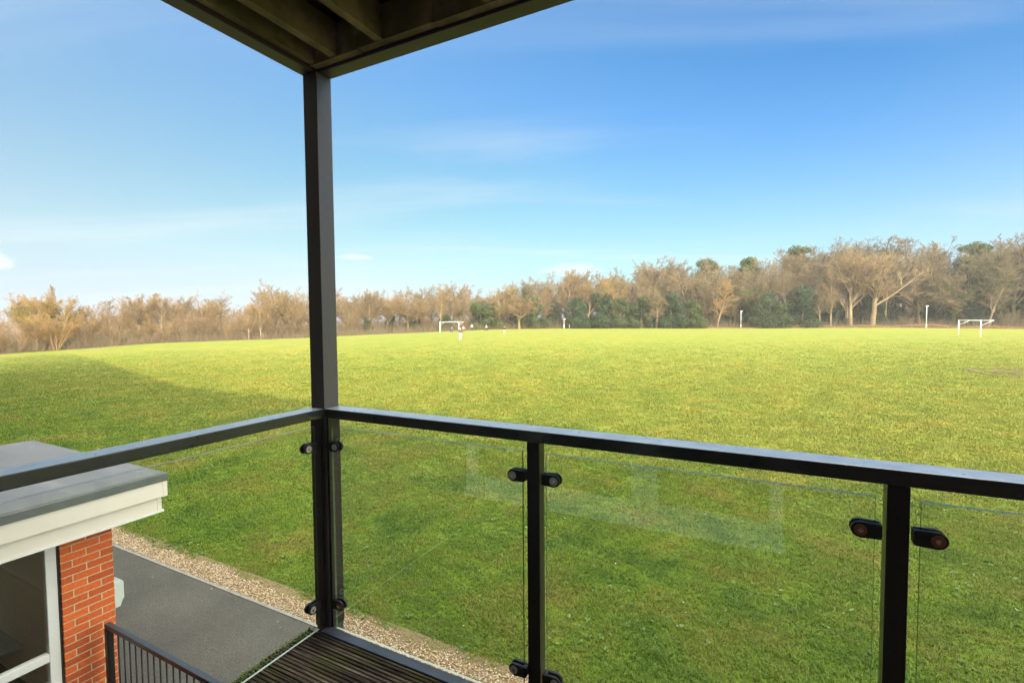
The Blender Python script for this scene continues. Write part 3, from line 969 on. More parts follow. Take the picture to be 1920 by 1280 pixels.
def build_railing():
    zt = EYE - .431
    zr0 = zt - .046
    gt, gb = EYE - .517, DECK + .010
    GY = 1.704; GX = -1.945
    o = Vector((0, 1.7, DECK))
    b = empty('balcony_railing', o, 'charcoal metal balcony railing with clear glass panels held by round clamps', 'railing')
    # handrails, butted against the corner post
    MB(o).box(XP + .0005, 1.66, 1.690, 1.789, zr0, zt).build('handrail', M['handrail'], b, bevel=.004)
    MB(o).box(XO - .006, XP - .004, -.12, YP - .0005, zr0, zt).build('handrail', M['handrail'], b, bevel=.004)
    for xc in (-.775, .360, 1.495):
        MB(o).box(xc - .0265, xc + .0265, 1.690, 1.742, DECK - .20, zr0 - .0005).build('post', M['metal'], b, bevel=.002)
    for yc in (.62, ):
        MB(o).box(GX - .03, GX + .022, yc - .0265, yc + .0265, DECK + .001, zr0 - .0005).build('post', M['metal'], b, bevel=.002) if False else None
    # flange pieces beside the corner post
    MB(o).box(XP + .0005, XP + .012, 1.700, 1.775, DECK + .004, zr0 - .001).build('corner_flange', M['metal'], b, bevel=.0015)
    MB(o).box(XO + .006, XP - .018, YP - .012, YP - .0005, DECK + .004, zr0 - .001).build('corner_flange', M['metal'], b, bevel=.0015)
    t = .0055
    for x0, x1 in ((-1.872, -.825), (-.725, .309), (.413, 1.445)):
        glass_panel(b, o, x0, x1, GY - t, GY + t, gb, gt)
    glass_panel(b, o, GX - t, GX + t, .10, 1.655, gb, gt, 'glass_low_reflect')
    zu, zl = EYE - .616, EYE - 1.412
    R, S = M['disc_rust'], M['disc_steel']
    for xc, dl, dr in ((-.775, (S, S), (S, S)), (.360, (R, R), (R, R))):
        for z, k in ((zu, 0), (zl, 1)):
            clamp(b, o, 'y', xc - .088, z, GY, -1, dl[k])
            clamp(b, o, 'y', xc + .088, z, GY, 1, dr[k])
    clamp(b, o, 'y', -1.840, zu, GY, 1, S); clamp(b, o, 'y', -1.836, zl, GY, 1, R)
    clamp(b, o, 'x', 1.607, zu, GX, -1, S); clamp(b, o, 'x', 1.607, zl, GX, -1, S)
    return b


build_railing()


def build_upper():
    zc = EYE + 1.2
    # the corner post is a thing of its own
    o = Vector(((XP + XO) / 2, (YP + YO) / 2, 0))
    p = MB(o)
    p.box(XO, XP, YP, YO, .0, zc - .001)
    p.bm.edges.ensure_lookup_table()
    c = p.build('corner_post', M['post'], None, bevel=.004)
    tag(c, 'tall square dark grey metal corner post that carries the balcony above', 'post')
    o = Vector((0, .9, zc))
    b = empty('upper_balcony', o, 'underside of the balcony above with green stained joists and grey steel edge', 'upper balcony')
    MB(o).box(XO - .006, XP - .020, -.13, YO, zc, zc + .20).build('edge_beam', M['metal_grey'], b, bevel=.003)
    MB(o).box(XP - .0195, 1.66, 1.708, YO + .003, zc + .001, zc + .20).build('edge_beam', M['metal_grey'], b, bevel=.003)
    zj = zc + .022
    for x0, x1 in ((-1.924, -1.892), (-1.786, -1.744), (-1.512, -1.472), (-.960, -.920), (-.42, -.38), (.12, .16), (.66, .70), (1.2, 1.24)):
        MB(o).box(x0, x1, -.12, 1.668, zj, zj + .147).build('joist', M['joist'], b)
    for x0, x1 in ((-1.924, -1.62), (-1.615, -1.205), (-1.2, -.66), (-.655, .1), (.105, .9), (.905, 1.6)):
        MB(o).box(x0, x1, 1.6685, 1.707, zc + .016 + random.uniform(0, .004), zj + .147).build('ledger', M['joist'], b)
    # vertical noggings between joists
    for x0, x1, y in ((-1.7435, -1.5125, 1.05), (-1.4715, -.9605, .72), (-1.891, -1.7865, .8)):
        MB(o).box(x0, x1, y, y + .045, zj + .01, zj + .147).build('nogging', M['joist'], b)
    y1 = 1.780
    while y1 > -.1:
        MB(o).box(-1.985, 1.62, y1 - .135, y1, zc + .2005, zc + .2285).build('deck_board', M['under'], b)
        y1 -= .1355
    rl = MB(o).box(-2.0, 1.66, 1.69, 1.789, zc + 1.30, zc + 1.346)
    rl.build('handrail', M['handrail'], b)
    return b


M['post'] = simple('warm_grey_post', (.060, .056, .056), (.070, .064, .064), .40, 30, bump=.04, bump_scale=600)
build_upper()

# ------------------------------------------------------------------ single storey brick bay next door
def build_bay():
    XW = -6.0; YE = 2.51; ZR = 2.553; XF = -5.766; YF = 2.95
    o = Vector((-7.5, .8, 0))
    b = empty('brick_extension', o, 'single storey orange brick extension with flat grey roof and white cladding', 'house extension')
    T = .25
    w = MB(o)
    w.box(XW - T, XW, 2.085, YE, 0, 2.13)                     # pillar seen beside the window
    w.box(XW - T, XW, -.14, 2.085, 0, .62)                    # below window
    w.build('brick_pillar', M['brick'], b)
    e = MB(o)
    e.box(-9.0, -8.78, YE - .24, YE - .002, 0, 2.13).box(-8.2, XW - T, YE - .24, YE - .002, 0, 2.13)
    e.box(-8.78, -8.2, YE - .24, YE - .002, 0, .50).box(-8.78, -8.2, YE - .24, YE - .002, 1.95, 2.13)
    e.box(-9.25, -9.0, 2.1, YE - .002, 0, 2.13).box(-9.25, -9.0, -.14, 2.1, 0, .3).box(-9.25, -9.0, -.14, 2.1, 2.08, 2.13)  # opening added in the unseen far wall to let light in
    e.build('end_wall', M['brick_end'], b)
    # soffit and ceiling
    MB(o).box(-9.3, XF - .03, 1.3, YF - .04, 2.131, 2.15).box(-9.3, -8.7, -.14, 1.298, 2.131, 2.15).box(-6.5, XF - .03, -.14, 1.298, 2.131, 2.15).build('soffit', M['upvc'], b)
    MB(o).box(-9.15, XF, 1.3, YF, 2.47, ZR).build('roof_trim', M['trim'], b, bevel=.006)
    MB(o).box(-9.12, XF - .03, 1.302, YF - .03, ZR, ZR + .006).box(-9.15, -8.7, -.14, 1.298, 2.47, ZR).box(-6.5, XF, -.14, 1.298, 2.47, ZR).build('roof_membrane', M['roof'], b)
    MB(o).box(-8.7, -6.5, -.12, 1.298, ZR - .02, ZR - .005).build('added_skylight', M['window_glass'], b)  # skylight added out of view to brighten the room
    MB(o).box(-9.13, XF - .012, -.14, YF - .014, 2.300, 2.4695).build('fascia_board', M['fascia'], b, bevel=.004)
    MB(o).box(-9.10, XF - .042, -.14, YF - .062, 2.1505, 2.2995).build('fascia_board', M['fascia'], b, bevel=.004)
    # corner trims on the cladding
    MB(o).box(XF - .05, XF - .008, YF - .055, YF - .010, 2.298, 2.4690).build('corner_trim', M['fascia'], b, bevel=.003)
    MB(o).box(XF - .08, XF - .038, YF - .103, YF - .058, 2.1500, 2.2975).build('corner_trim', M['fascia'], b, bevel=.003)
    # window in the side wall
    xo, xi = XW - .035, XW - .105
    f = MB(o)
    f.box(xi, xo, 1.985, 2.070, .66, 2.13)
    f.box(xi, xo, .1, 1.985, 2.06, 2.13).box(xi, xo, .1, 1.985, .66, .73)
    f.box(xi, xo, .1, 1.985, .945, 1.025)
    f.box(xi, xo, .02, .1, .66, 2.13)
    wf = f.build('window', M['upvc'], b, bevel=.006)
    MB(o).box(xi + .03, xi + .036, .1, 1.985, 1.025, 2.06).build('pane', M['window_glass'], wf)
    MB(o).box(xi + .03, xi + .036, .1, 1.985, .73, .945).build('pane', M['window_glass'], wf)
    MB(o).box(XW - .12, XW + .03, -.1, 2.083, .621, .655).build('sill', M['upvc'], wf)
    MB(o).box(xi - .01, xo + .012, 2.0715, 2.084, .66, 2.13).build('seal', M['rubber'], wf)
    # interior
    r = MB(o)
    r.box(-8.998, -8.79, YE - .26, YE - .2405, .0, 2.13).box(-8.19, XW - T - .002, YE - .26, YE - .2405, 0, 2.13).box(-8.79, -8.19, YE - .26, YE - .2405, 0, .5).box(-8.79, -8.19, YE - .26, YE - .2405, 1.95, 2.13)
    r.box(-8.998, -8.98, 2.1, YE - .26, 0, 2.13).box(-8.998, -8.98, -.14, 2.1, 0, .3).box(-8.998, -8.98, -.14, 2.1, 2.08, 2.13)
    r.box(XW - T - .02, XW - T - .0005, 2.085, YE - .26, 0, 2.13)
    r.build('room_wall', M['plaster'], b)
    MB(o).box(-8.98, XW - T, -.14, YE - .26, 0, .05).build('room_floor', M['dark_floor'], b)
    e2 = MB(o)
    e2.box(-8.78, -8.72, YE - .20, YE - .14, .5, 1.95).box(-8.26, -8.2, YE - .20, YE - .14, .5, 1.95).box(-8.72, -8.26, YE - .20, YE - .14, 1.15, 1.21).box(-8.72, -8.26, YE - .20, YE - .14, 1.89, 1.95).box(-8.72, -8.26, YE - .20, YE - .14, .5, .56)
    ew = e2.build('window', M['upvc'], b)
    MB(o).box(-8.72, -8.26, YE - .175, YE - .170, .56, 1.89).build('pane', M['window_glass'], ew)
    MB(o).box(-8.95, -7.5, YE - .55, YE - .2605, .47, .50).build('inner_sill', M['sill'], b)
    # meter box
    m = MB((-6.02, 2.55, 1.32))
    pts = [(YE + .0, 1.19), (YE + .055, 1.19), (YE + .06, 1.24), (YE + .09, 1.27), (YE + .09, 1.44), (YE + .075, 1.465), (YE + .0, 1.465)]
    m.prism(pts, 'x', -6.16, -6.01)
    mb = m.build('meter_box', M['meter'], None, bevel=.006)
    tag(mb, 'small pale grey plastic box fixed to the corner of the brick extension', 'meter box')


build_bay()


def build_patio_rail():
    o = Vector((-5.0, 2.35, 0))
    b = empty('patio_railing', o, 'black metal railing with thin upright bars below beside the brick extension', 'railing')
    zt = EYE - 3.005
    MB(o).box(-5.795, -2.3, 2.325, 2.375, zt - .045, zt).build('top_rail', M['handrail_low'], b, bevel=.004)
    MB(o).box(-5.735, -2.3, 2.335, 2.365, .10, .14).build('bottom_rail', M['metal'], b)
    for x in (-5.795, -3.55):
        MB(o).box(x, x + .055, 2.322, 2.378, .004, zt - .0455).build('post', M['metal'], b, bevel=.003)
    x = -5.69
    while x < -2.35:
        if not (-3.58 < x < -3.47):
            MB(o).tube((x, 2.35, .1405), (x, 2.35, zt - .0455), .007, 8).build('bar', M['metal'], b)
        x += .105
    return b


build_patio_rail()

# ------------------------------------------------------------------ trees
class Tree:
    """branch skeleton -> tapered tubes; thick wood goes to 'trunk', fine wood to 'twigs'"""
    def __init__(self, seed):
        self.r = random.Random(seed)
        self.segs = {3: [], 4: [], 6: []}       # sides -> list of polylines (pts, radii)
        self.fine = []
        self.tips = []

    def poly(self, p, d, length, r0, r1, n, wig, up):
        R = self.r
        pts = [p.copy()]; rad = [r0]
        d = d.normalized()
        dirs = []
        for i in range(n):
            d = (d + Vector((R.gauss(0, wig), R.gauss(0, wig), R.gauss(0, wig) + up))).normalized()
            p = p + d * (length / n)
            pts.append(p.copy()); rad.append(r0 + (r1 - r0) * (i + 1) / n); dirs.append(d.copy())
        return pts, rad, dirs

    def grow(self, p, d, length, r0, lvl, K):
        R = self.r
        k = K['lv'][lvl]
        pts, rad, dirs = self.poly(p, d, length, r0, r0 * k.get('taper', .35), k['n'], k['wig'], k['up'])
        if lvl >= K['fine_from']:
            self.fine.append((pts, rad))
        else:
            self.segs[6 if lvl == 0 else 4 if lvl == 1 else 3].append((pts, rad))
        if lvl + 1 >= len(K['lv']):
            self.tips.append(pts[-1]); return
        c = k['kids']
        c = R.randint(int(c * .8), int(math.ceil(c * 1.2)))
        for i in range(c):
            t = k['from'] + (1 - k['from']) * ((i + R.random()) / c)
            t = min(t, .999)
            q = t * k['n']; j = int(q); f = q - j
            pp = pts[j].lerp(pts[j + 1], f)
            dd = dirs[j]
            a = dd.orthogonal().normalized(); a.rotate(Matrix.Rotation(R.uniform(0, 6.28), 3, dd))
            ang = math.radians(R.gauss(k['ang'], k['ang'] * .22))
            nd = dd * math.cos(ang) + a * math.sin(ang)
            sh = k['ratio'] * (1 - k.get('short', .5) * (t - k['from']) / (1 - k['from'] + 1e-6)) * R.uniform(.7, 1.2)
            rr = (rad[j] * (1 - f) + rad[j + 1] * f) * k.get('rr', .5)
            self.grow(pp, nd, length * sh, max(rr, K['rmin']), lvl + 1, K)


def tubes(lines, sides):
    """stack many polylines of equal side count into one mesh array"""
    Vs = []; Fs = []; base = 0
    by = {}
    for pts, rad in lines: by.setdefault(len(pts), []).append((pts, rad))
    for n, ls in by.items():
        P = np.array([[tuple(v) for v in pts] for pts, _ in ls])           # m,n,3
        Rd = np.array([r for _, r in ls])
        T = np.gradient(P, axis=1); T /= np.linalg.norm(T, axis=2, keepdims=True) + 1e-9
        ref = np.where(np.abs(T[..., 2:3]) > .9, np.array([1., 0, 0]), np.array([0, 0, 1.]))
        A = np.cross(T, ref); A /= np.linalg.norm(A, axis=2, keepdims=True) + 1e-9
        B = np.cross(T, A)
        th = np.arange(sides) * 2 * math.pi / sides
        V = P[:, :, None] + Rd[:, :, None, None] * (A[:, :, None] * np.cos(th)[:, None] + B[:, :, None] * np.sin(th)[:, None])
        m = len(ls)
        idx = base + np.arange(m * n * sides).reshape(m, n, sides)
        a = idx[:, :-1]; b = idx[:, 1:]
        q = np.stack([a, np.roll(a, -1, 2), np.roll(b, -1, 2), b], -1).reshape(-1, 4)
        Vs.append(V.reshape(-1, 3)); Fs.append(q); base += m * n * sides
    if not Vs: return np.zeros((0, 3)), np.zeros((0, 4), int)
    return np.concatenate(Vs), np.concatenate(Fs)


def leaf_cloud(centres, radii, n, size, rng, flat=1.0):
    """many small leaf faces on and in clumps"""
    w = radii ** 2; w = w / w.sum()
    i = rng.choice(len(centres), n, p=w)
    v = rng.normal(size=(n, 3)); v /= np.linalg.norm(v, axis=1, keepdims=True)
    rr = radii[i] * rng.uniform(.55, 1.05, n) * (1 + .18 * np.sin(v[:, 0] * 7 + i) * np.sin(v[:, 2] * 6 + i * 2))
    P = centres[i] + v * rr[:, None] * np.array([1, 1, flat])
    nrm = v + rng.normal(0, .55, (n, 3)); nrm /= np.linalg.norm(nrm, axis=1, keepdims=True)
    a = np.cross(nrm, rng.normal(size=(n, 3))); a /= np.linalg.norm(a, axis=1, keepdims=True)
    b = np.cross(nrm, a)
    s = size * rng.uniform(.6, 1.4, n)[:, None]
    V = np.stack([P - a * s, P + b * s * .45, P + a * s, P - b * s * .45], 1).reshape(-1, 3)
    F = np.arange(n * 4).reshape(-1, 4)
    return V, F


def mat_wood(name, c1, c2):
    m, N, L, B = new_mat(name)
    geo = node(N, 'ShaderNodeNewGeometry'); oi = node(N, 'ShaderNodeObjectInfo')
    nz = node(N, 'ShaderNodeTexNoise', Scale=.45, Detail=4); L.new(geo.outputs['Position'], nz.inputs['Vector'])
    c = ramp(N, L, nz.outputs['Fac'], [(.3, c1), (.7, c2)])
    r = ramp(N, L, geo.outputs['Random Per Island'], [(0, (.7, .7, .7)), (1, (1.3, 1.3, 1.3))])
    c = mixc(N, L, 1.0, c, r, 'MULTIPLY')
    c = mixc(N, L, 1.0, c, oi.outputs['Color'], 'MULTIPLY')
    L.new(c, B.inputs['Base Color']); B.inputs['Roughness'].default_value = .85; B.inputs['Specular IOR Level'].default_value = .2
    return m


M['bark'] = mat_wood('bark', (.12, .10, .068), (.20, .165, .11))
M['twig'] = mat_wood('twigs', (.150, .116, .066), (.225, .176, .100))
M['leaf_dark'] = mat_wood('evergreen_leaves', (.024, .040, .017), (.050, .066, .026))
M['leaf_ivy'] = mat_wood('ivy_leaves', (.05, .075, .02), (.10, .11, .03))
M['leaf_pine'] = mat_wood('pine_needles', (.045, .07, .02), (.085, .10, .03))
M['bracken'] = mat_island('dead_bracken', [(0, (.14, .07, .035)), (.5, (.27, .14, .07)), (1, (.36, .24, .12))], .9)

KINDS = {
    # broad oak: short trunk, heavy crooked limbs, rounded crown.  heights are for a tree of 10 m
    'oak': dict(trunk=3.0, r=.26, rmin=.013, fine_from=3, lean=.05, lv=[
        dict(n=4, wig=.06, up=.02, kids=9, **{'from': .55}, ang=48, ratio=1.75, short=.35, taper=.62, rr=.62),
        dict(n=6, wig=.17, up=.04, kids=8, **{'from': .25}, ang=48, ratio=.50, short=.45, taper=.30, rr=.55),
        dict(n=4, wig=.20, up=.03, kids=7, **{'from': .15}, ang=48, ratio=.50, short=.4, taper=.35, rr=.55),
        dict(n=3, wig=.22, up=.02, kids=9, **{'from': .1}, ang=45, ratio=.52, short=.4, taper=.4, rr=.6),
        dict(n=2, wig=.18, up=.0, kids=0, **{'from': .1}, ang=40, ratio=.5, taper=.5)]),
    # ash or sycamore: taller, ascending limbs
    'ash': dict(trunk=5.6, r=.20, rmin=.012, fine_from=3, lean=.04, lv=[
        dict(n=6, wig=.05, up=.05, kids=13, **{'from': .38}, ang=38, ratio=.72, short=.45, taper=.35, rr=.60),
        dict(n=5, wig=.10, up=.09, kids=8, **{'from': .2}, ang=38, ratio=.48, short=.45, taper=.28, rr=.55),
        dict(n=4, wig=.13, up=.07, kids=6, **{'from': .15}, ang=38, ratio=.52, short=.4, taper=.35, rr=.55),
        dict(n=3, wig=.15, up=.05, kids=8, **{'from': .1}, ang=36, ratio=.55, short=.4, taper=.4, rr=.6),
        dict(n=2, wig=.12, up=.03, kids=0, **{'from': .1}, ang=35, ratio=.5, taper=.5)]),
    # birch: slim, fine, drooping ends
    'birch': dict(trunk=8.6, r=.13, rmin=.011, fine_from=2, lean=.05, lv=[
        dict(n=9, wig=.035, up=.05, kids=30, **{'from': .25}, ang=42, ratio=.30, short=.6, taper=.12, rr=.50),
        dict(n=5, wig=.09, up=.08, kids=9, **{'from': .15}, ang=38, ratio=.45, short=.4, taper=.25, rr=.5),
        dict(n=3, wig=.14, up=.0, kids=9, **{'from': .1}, ang=38, ratio=.60, short=.4, taper=.35, rr=.6),
        dict(n=2, wig=.14, up=-.06, kids=0, **{'from': .1}, ang=38, ratio=.5, taper=.5)]),
    # hedge maple / poplar-like narrow
    'poplar': dict(trunk=9.2, r=.16, rmin=.012, fine_from=2, lean=.02, lv=[
        dict(n=9, wig=.02, up=.05, kids=44, **{'from': .12}, ang=24, ratio=.26, short=.5, taper=.12, rr=.45),
        dict(n=4, wig=.06, up=.16, kids=9, **{'from': .1}, ang=24, ratio=.45, short=.4, taper=.25, rr=.5),
        dict(n=3, wig=.10, up=.12, kids=5, **{'from': .1}, ang=26, ratio=.55, short=.4, taper=.35, rr=.6),
        dict(n=2, wig=.10, up=.05, kids=0, **{'from': .1}, ang=28, ratio=.5, taper=.5)]),
}
# many-stemmed sallow bush, fans out from the ground
SALLOW = dict(trunk=8.5, r=.075, rmin=.012, fine_from=2, lean=.3, lv=[
    dict(n=6, wig=.06, up=.03, kids=11, **{'from': .15}, ang=26, ratio=.42, short=.5, taper=.15, rr=.55),
    dict(n=4, wig=.09, up=.05, kids=7, **{'from': .1}, ang=28, ratio=.45, short=.4, taper=.3, rr=.6),
    dict(n=3, wig=.12, up=.03, kids=7, **{'from': .1}, ang=30, ratio=.55, short=.4, taper=.4, rr=.6),
    dict(n=2, wig=.12, up=.02, kids=0, **{'from': .1}, ang=30, ratio=.5, taper=.5)])

PROTO = {}


def make_proto(kind, seed, ivy=False):
    R = random.Random(seed * 91 + 5)
    t = Tree(seed)
    rng = np.random.default_rng(seed)
    if kind == 'sallow':
        for i in range(R.randint(7, 10)):
            a = R.uniform(0, 6.28); ln = R.uniform(.12, .62)
            t.grow(Vector((math.cos(a) * .25, math.sin(a) * .25, -.2)), Vector((math.cos(a) * ln, math.sin(a) * ln, 1)), R.uniform(5.5, 8.6), R.uniform(.05, .09), 0, SALLOW)
    elif kind in KINDS:
        K = KINDS[kind]
        a = R.uniform(0, 6.28)
        t.grow(Vector((0, 0, -.3)), Vector((math.cos(a) * K['lean'], math.sin(a) * K['lean'], 1)), K['trunk'] * R.uniform(.9, 1.1), K['r'] * R.uniform(.9, 1.2), 0, K)
    trunk = fine = leaf = None
    if kind in KINDS or kind == 'sallow':
        Vs = []; Fs = []; b = 0
        for sd, ls in t.segs.items():
            V, Fq = tubes(ls, sd)
            Vs.append(V); Fs.append(Fq + b); b += len(V)
        V = np.concatenate(Vs); Fq = np.concatenate(Fs)
        V2, F2 = tubes(t.fine, 3)
        top = max(V2[:, 2].max(), V[:, 2].max())
        sc = 10 / top
        # keep girth: scale everything
        trunk = np_mesh('trunk', V * sc, Fq, M['bark'], 'mesh', True)
        fine = np_mesh('twigs', V2 * sc, F2, M['twig'], 'mesh')
        wid = np.percentile(np.hypot(V2[:, 0], V2[:, 1]), 95) * sc
        if ivy:
            cs = []; rs = []
            for pts, rad in t.segs[6] + t.segs[4][:5]:
                for q in np.linspace(0, 1, 9):
                    k = q * (len(pts) - 1); j = min(int(k), len(pts) - 2); p = pts[j].lerp(pts[j + 1], k - j)
                    if p.z * sc < 7.8:
                        cs.append(tuple(p * sc)); rs.append(R.uniform(.35, .75))
            Vl, Fl = leaf_cloud(np.array(cs), np.array(rs), 4200, .085, rng)
            leaf = np_mesh('ivy', Vl, Fl, M['leaf_ivy'], 'mesh')
    elif kind == 'holly':
        lv = []
        trunk_l = []
        top = 10
        cs = []; rs = []
        for i in range(46):
            h = R.uniform(.02, .93)
            rad_at = 3.5 * (1 - h ** 2.6) ** .62 * (.85 + .15 * math.sin(h * 5 + seed)) * R.uniform(.75, 1.15)
            a = R.uniform(0, 6.28); q = rad_at * R.uniform(.3, 1)
            cs.append((q * math.cos(a), q * math.sin(a), h * 9.2)); rs.append(R.uniform(.5, 1.5) * (1.15 - .35 * h))
        V, Fl = leaf_cloud(np.array(cs), np.array(rs), 18000, .14, rng, 1.0)
        V[:, 2] = np.maximum(V[:, 2], -.1)
        leaf = np_mesh('foliage', V, Fl, M['leaf_dark'], 'mesh')
        V, Fq = tubes([([Vector((0, 0, -.3)), Vector((.1, 0, 3)), Vector((0, .1, 6)), Vector((0, 0, 9))], [.22, .16, .09, .02])], 6)
        trunk = np_mesh('trunk', V, Fq, M['bark'], 'mesh', True); wid = 3.6
    elif kind == 'pine':
        ls = [([Vector((0, 0, -.3)), Vector((.12, 0, 3)), Vector((.05, .15, 6)), Vector((.2, .1, 9))], [.20, .17, .13, .05])]
        cs = []; rs = []
        for i in range(15):
            a = R.uniform(0, 6.28); h = R.uniform(5.6, 9.2); q = R.uniform(.4, 1.9) * (1.25 - .55 * (h - 6) / 3)
            e = Vector((q * math.cos(a), q * math.sin(a), h + R.uniform(0, .6)))
            ls.append(([Vector((.1, .1, h - .7)), Vector((.1, .1, h - .7)).lerp(e, .4) + Vector((0, 0, .1)), Vector((.1, .1, h - .7)).lerp(e, .75), e], [.06, .045, .03, .015]))
            cs.append(tuple(e)); rs.append(R.uniform(.6, 1.05))
            cs.append(tuple(Vector((.1, .1, h)).lerp(e, .6) + Vector((0, 0, .3)))); rs.append(R.uniform(.4, .7))
        cs.append((.2, .1, 9.4)); rs.append(.9)
        V, Fl = leaf_cloud(np.array(cs), np.array(rs), 11000, .13, rng, .8)
        leaf = np_mesh('foliage', V, Fl, M['leaf_pine'], 'mesh')
        V, Fq = tubes(ls, 5)
        trunk = np_mesh('trunk', V, Fq, M['bark'], 'mesh', True); wid = 3
    return trunk, fine, leaf, wid


def protos():
    for kind, n in (('oak', 5), ('ash', 5), ('birch', 4), ('poplar', 1), ('sallow', 5), ('holly', 4), ('pine', 2)):
        PROTO[kind] = [make_proto(kind, 11 * i + len(kind) * 3 + 1) for i in range(n)]
    PROTO['ivy_oak'] = [make_proto('oak', 77, True), make_proto('oak', 78, True)]
    PROTO['ivy_ash'] = [make_proto('ash', 81, True), make_proto('ash', 83, True)]


protos()
TREE_RNG = random.Random(3)
NAMES = {'oak': 'oak_tree', 'ash': 'bare_tree', 'birch': 'birch_tree', 'poplar': 'poplar_tree', 'sallow': 'sallow_bush', 'holly': 'holly_tree', 'pine': 'pine_tree', 'ivy_oak': 'ivy_clad_tree', 'ivy_ash': 'ivy_clad_tree'}
CATS = {'sallow': 'bush', 'holly': 'evergreen tree'}


def put_tree(kind, s, F, h, label, group=None, tone=(1, 1, 1), wide=1.0, var=None, rz=None, bark=None, sink=0, cat=None):
    x, y = world(F, s)
    z = gz(x, y) - sink
    R = TREE_RNG
    tr, fi, lf, wid = PROTO[kind][R.randrange(len(PROTO[kind])) if var is None else var % len(PROTO[kind])]
    o = empty(NAMES[kind], (x, y, z), label, cat or CATS.get(kind, 'tree'), group, R.uniform(0, 6.28) if rz is None else rz)
    k = h / 10
    sxy = k * wide * R.uniform(.92, 1.08)
    v = R.uniform(.85, 1.12)
    for me, nm in ((tr, 'trunk'), (fi, 'twigs'), (lf, 'ivy' if 'ivy' in kind else 'foliage')):
        if me is None: continue
        c = bpy.data.objects.new(nm, me); COL.objects.link(c); c.parent = o
        c.scale = (sxy, sxy, k)
        t = bark if (bark and nm == 'trunk') else tone
        c.color = (t[0] * v, t[1] * v, t[2] * v, 1)
    return o


# skyline: rise of the tree tops above eye level per unit distance
SK = [(-2.2, .04), (-1.3, .035), (-1.057, .040), (-1.0, .060), (-.956, .072), (-.90, .058), (-.83, .047), (-.781, .057), (-.72, .060), (-.648, .067), (-.60, .052), (-.555, .045), (-.50, .080), (-.46, .086), (-.42, .082), (-.36, .062),
      (-.296, .068), (-.24, .062), (-.19, .062), (-.148, .078), (-.10, .062), (-.021, .076), (.04, .088), (.10, .101), (.18, .103), (.265, .110), (.37, .118), (.48, .120), (.593, .140), (.70, .148), (.813, .151), (.92, .152), (1.03, .160), (1.2, .16), (1.6, .14), (2.2, .12)]
SKX = np.array([a for a, _ in SK]); SKY = np.array([b for _, b in SK])


def topz(s, F): return EYE + float(np.interp(s, SKX, SKY)) * F * 1.07


def efar(s): return float(np.interp(s, TS, TE))


def tone_at(s):
    """colour of the twigs changes along the wood: orange-brown sallows left, pinkish brown and grey brown right"""
    a = np.interp(s, [-1.1, -.5, 0, .5, 1.1], [0, .3, .6, .85, 1])
    L_ = np.array([1.24, 1.04, .78]); R_ = np.array([.80, .80, .76])
    return tuple(L_ * (1 - a) + R_ * a)


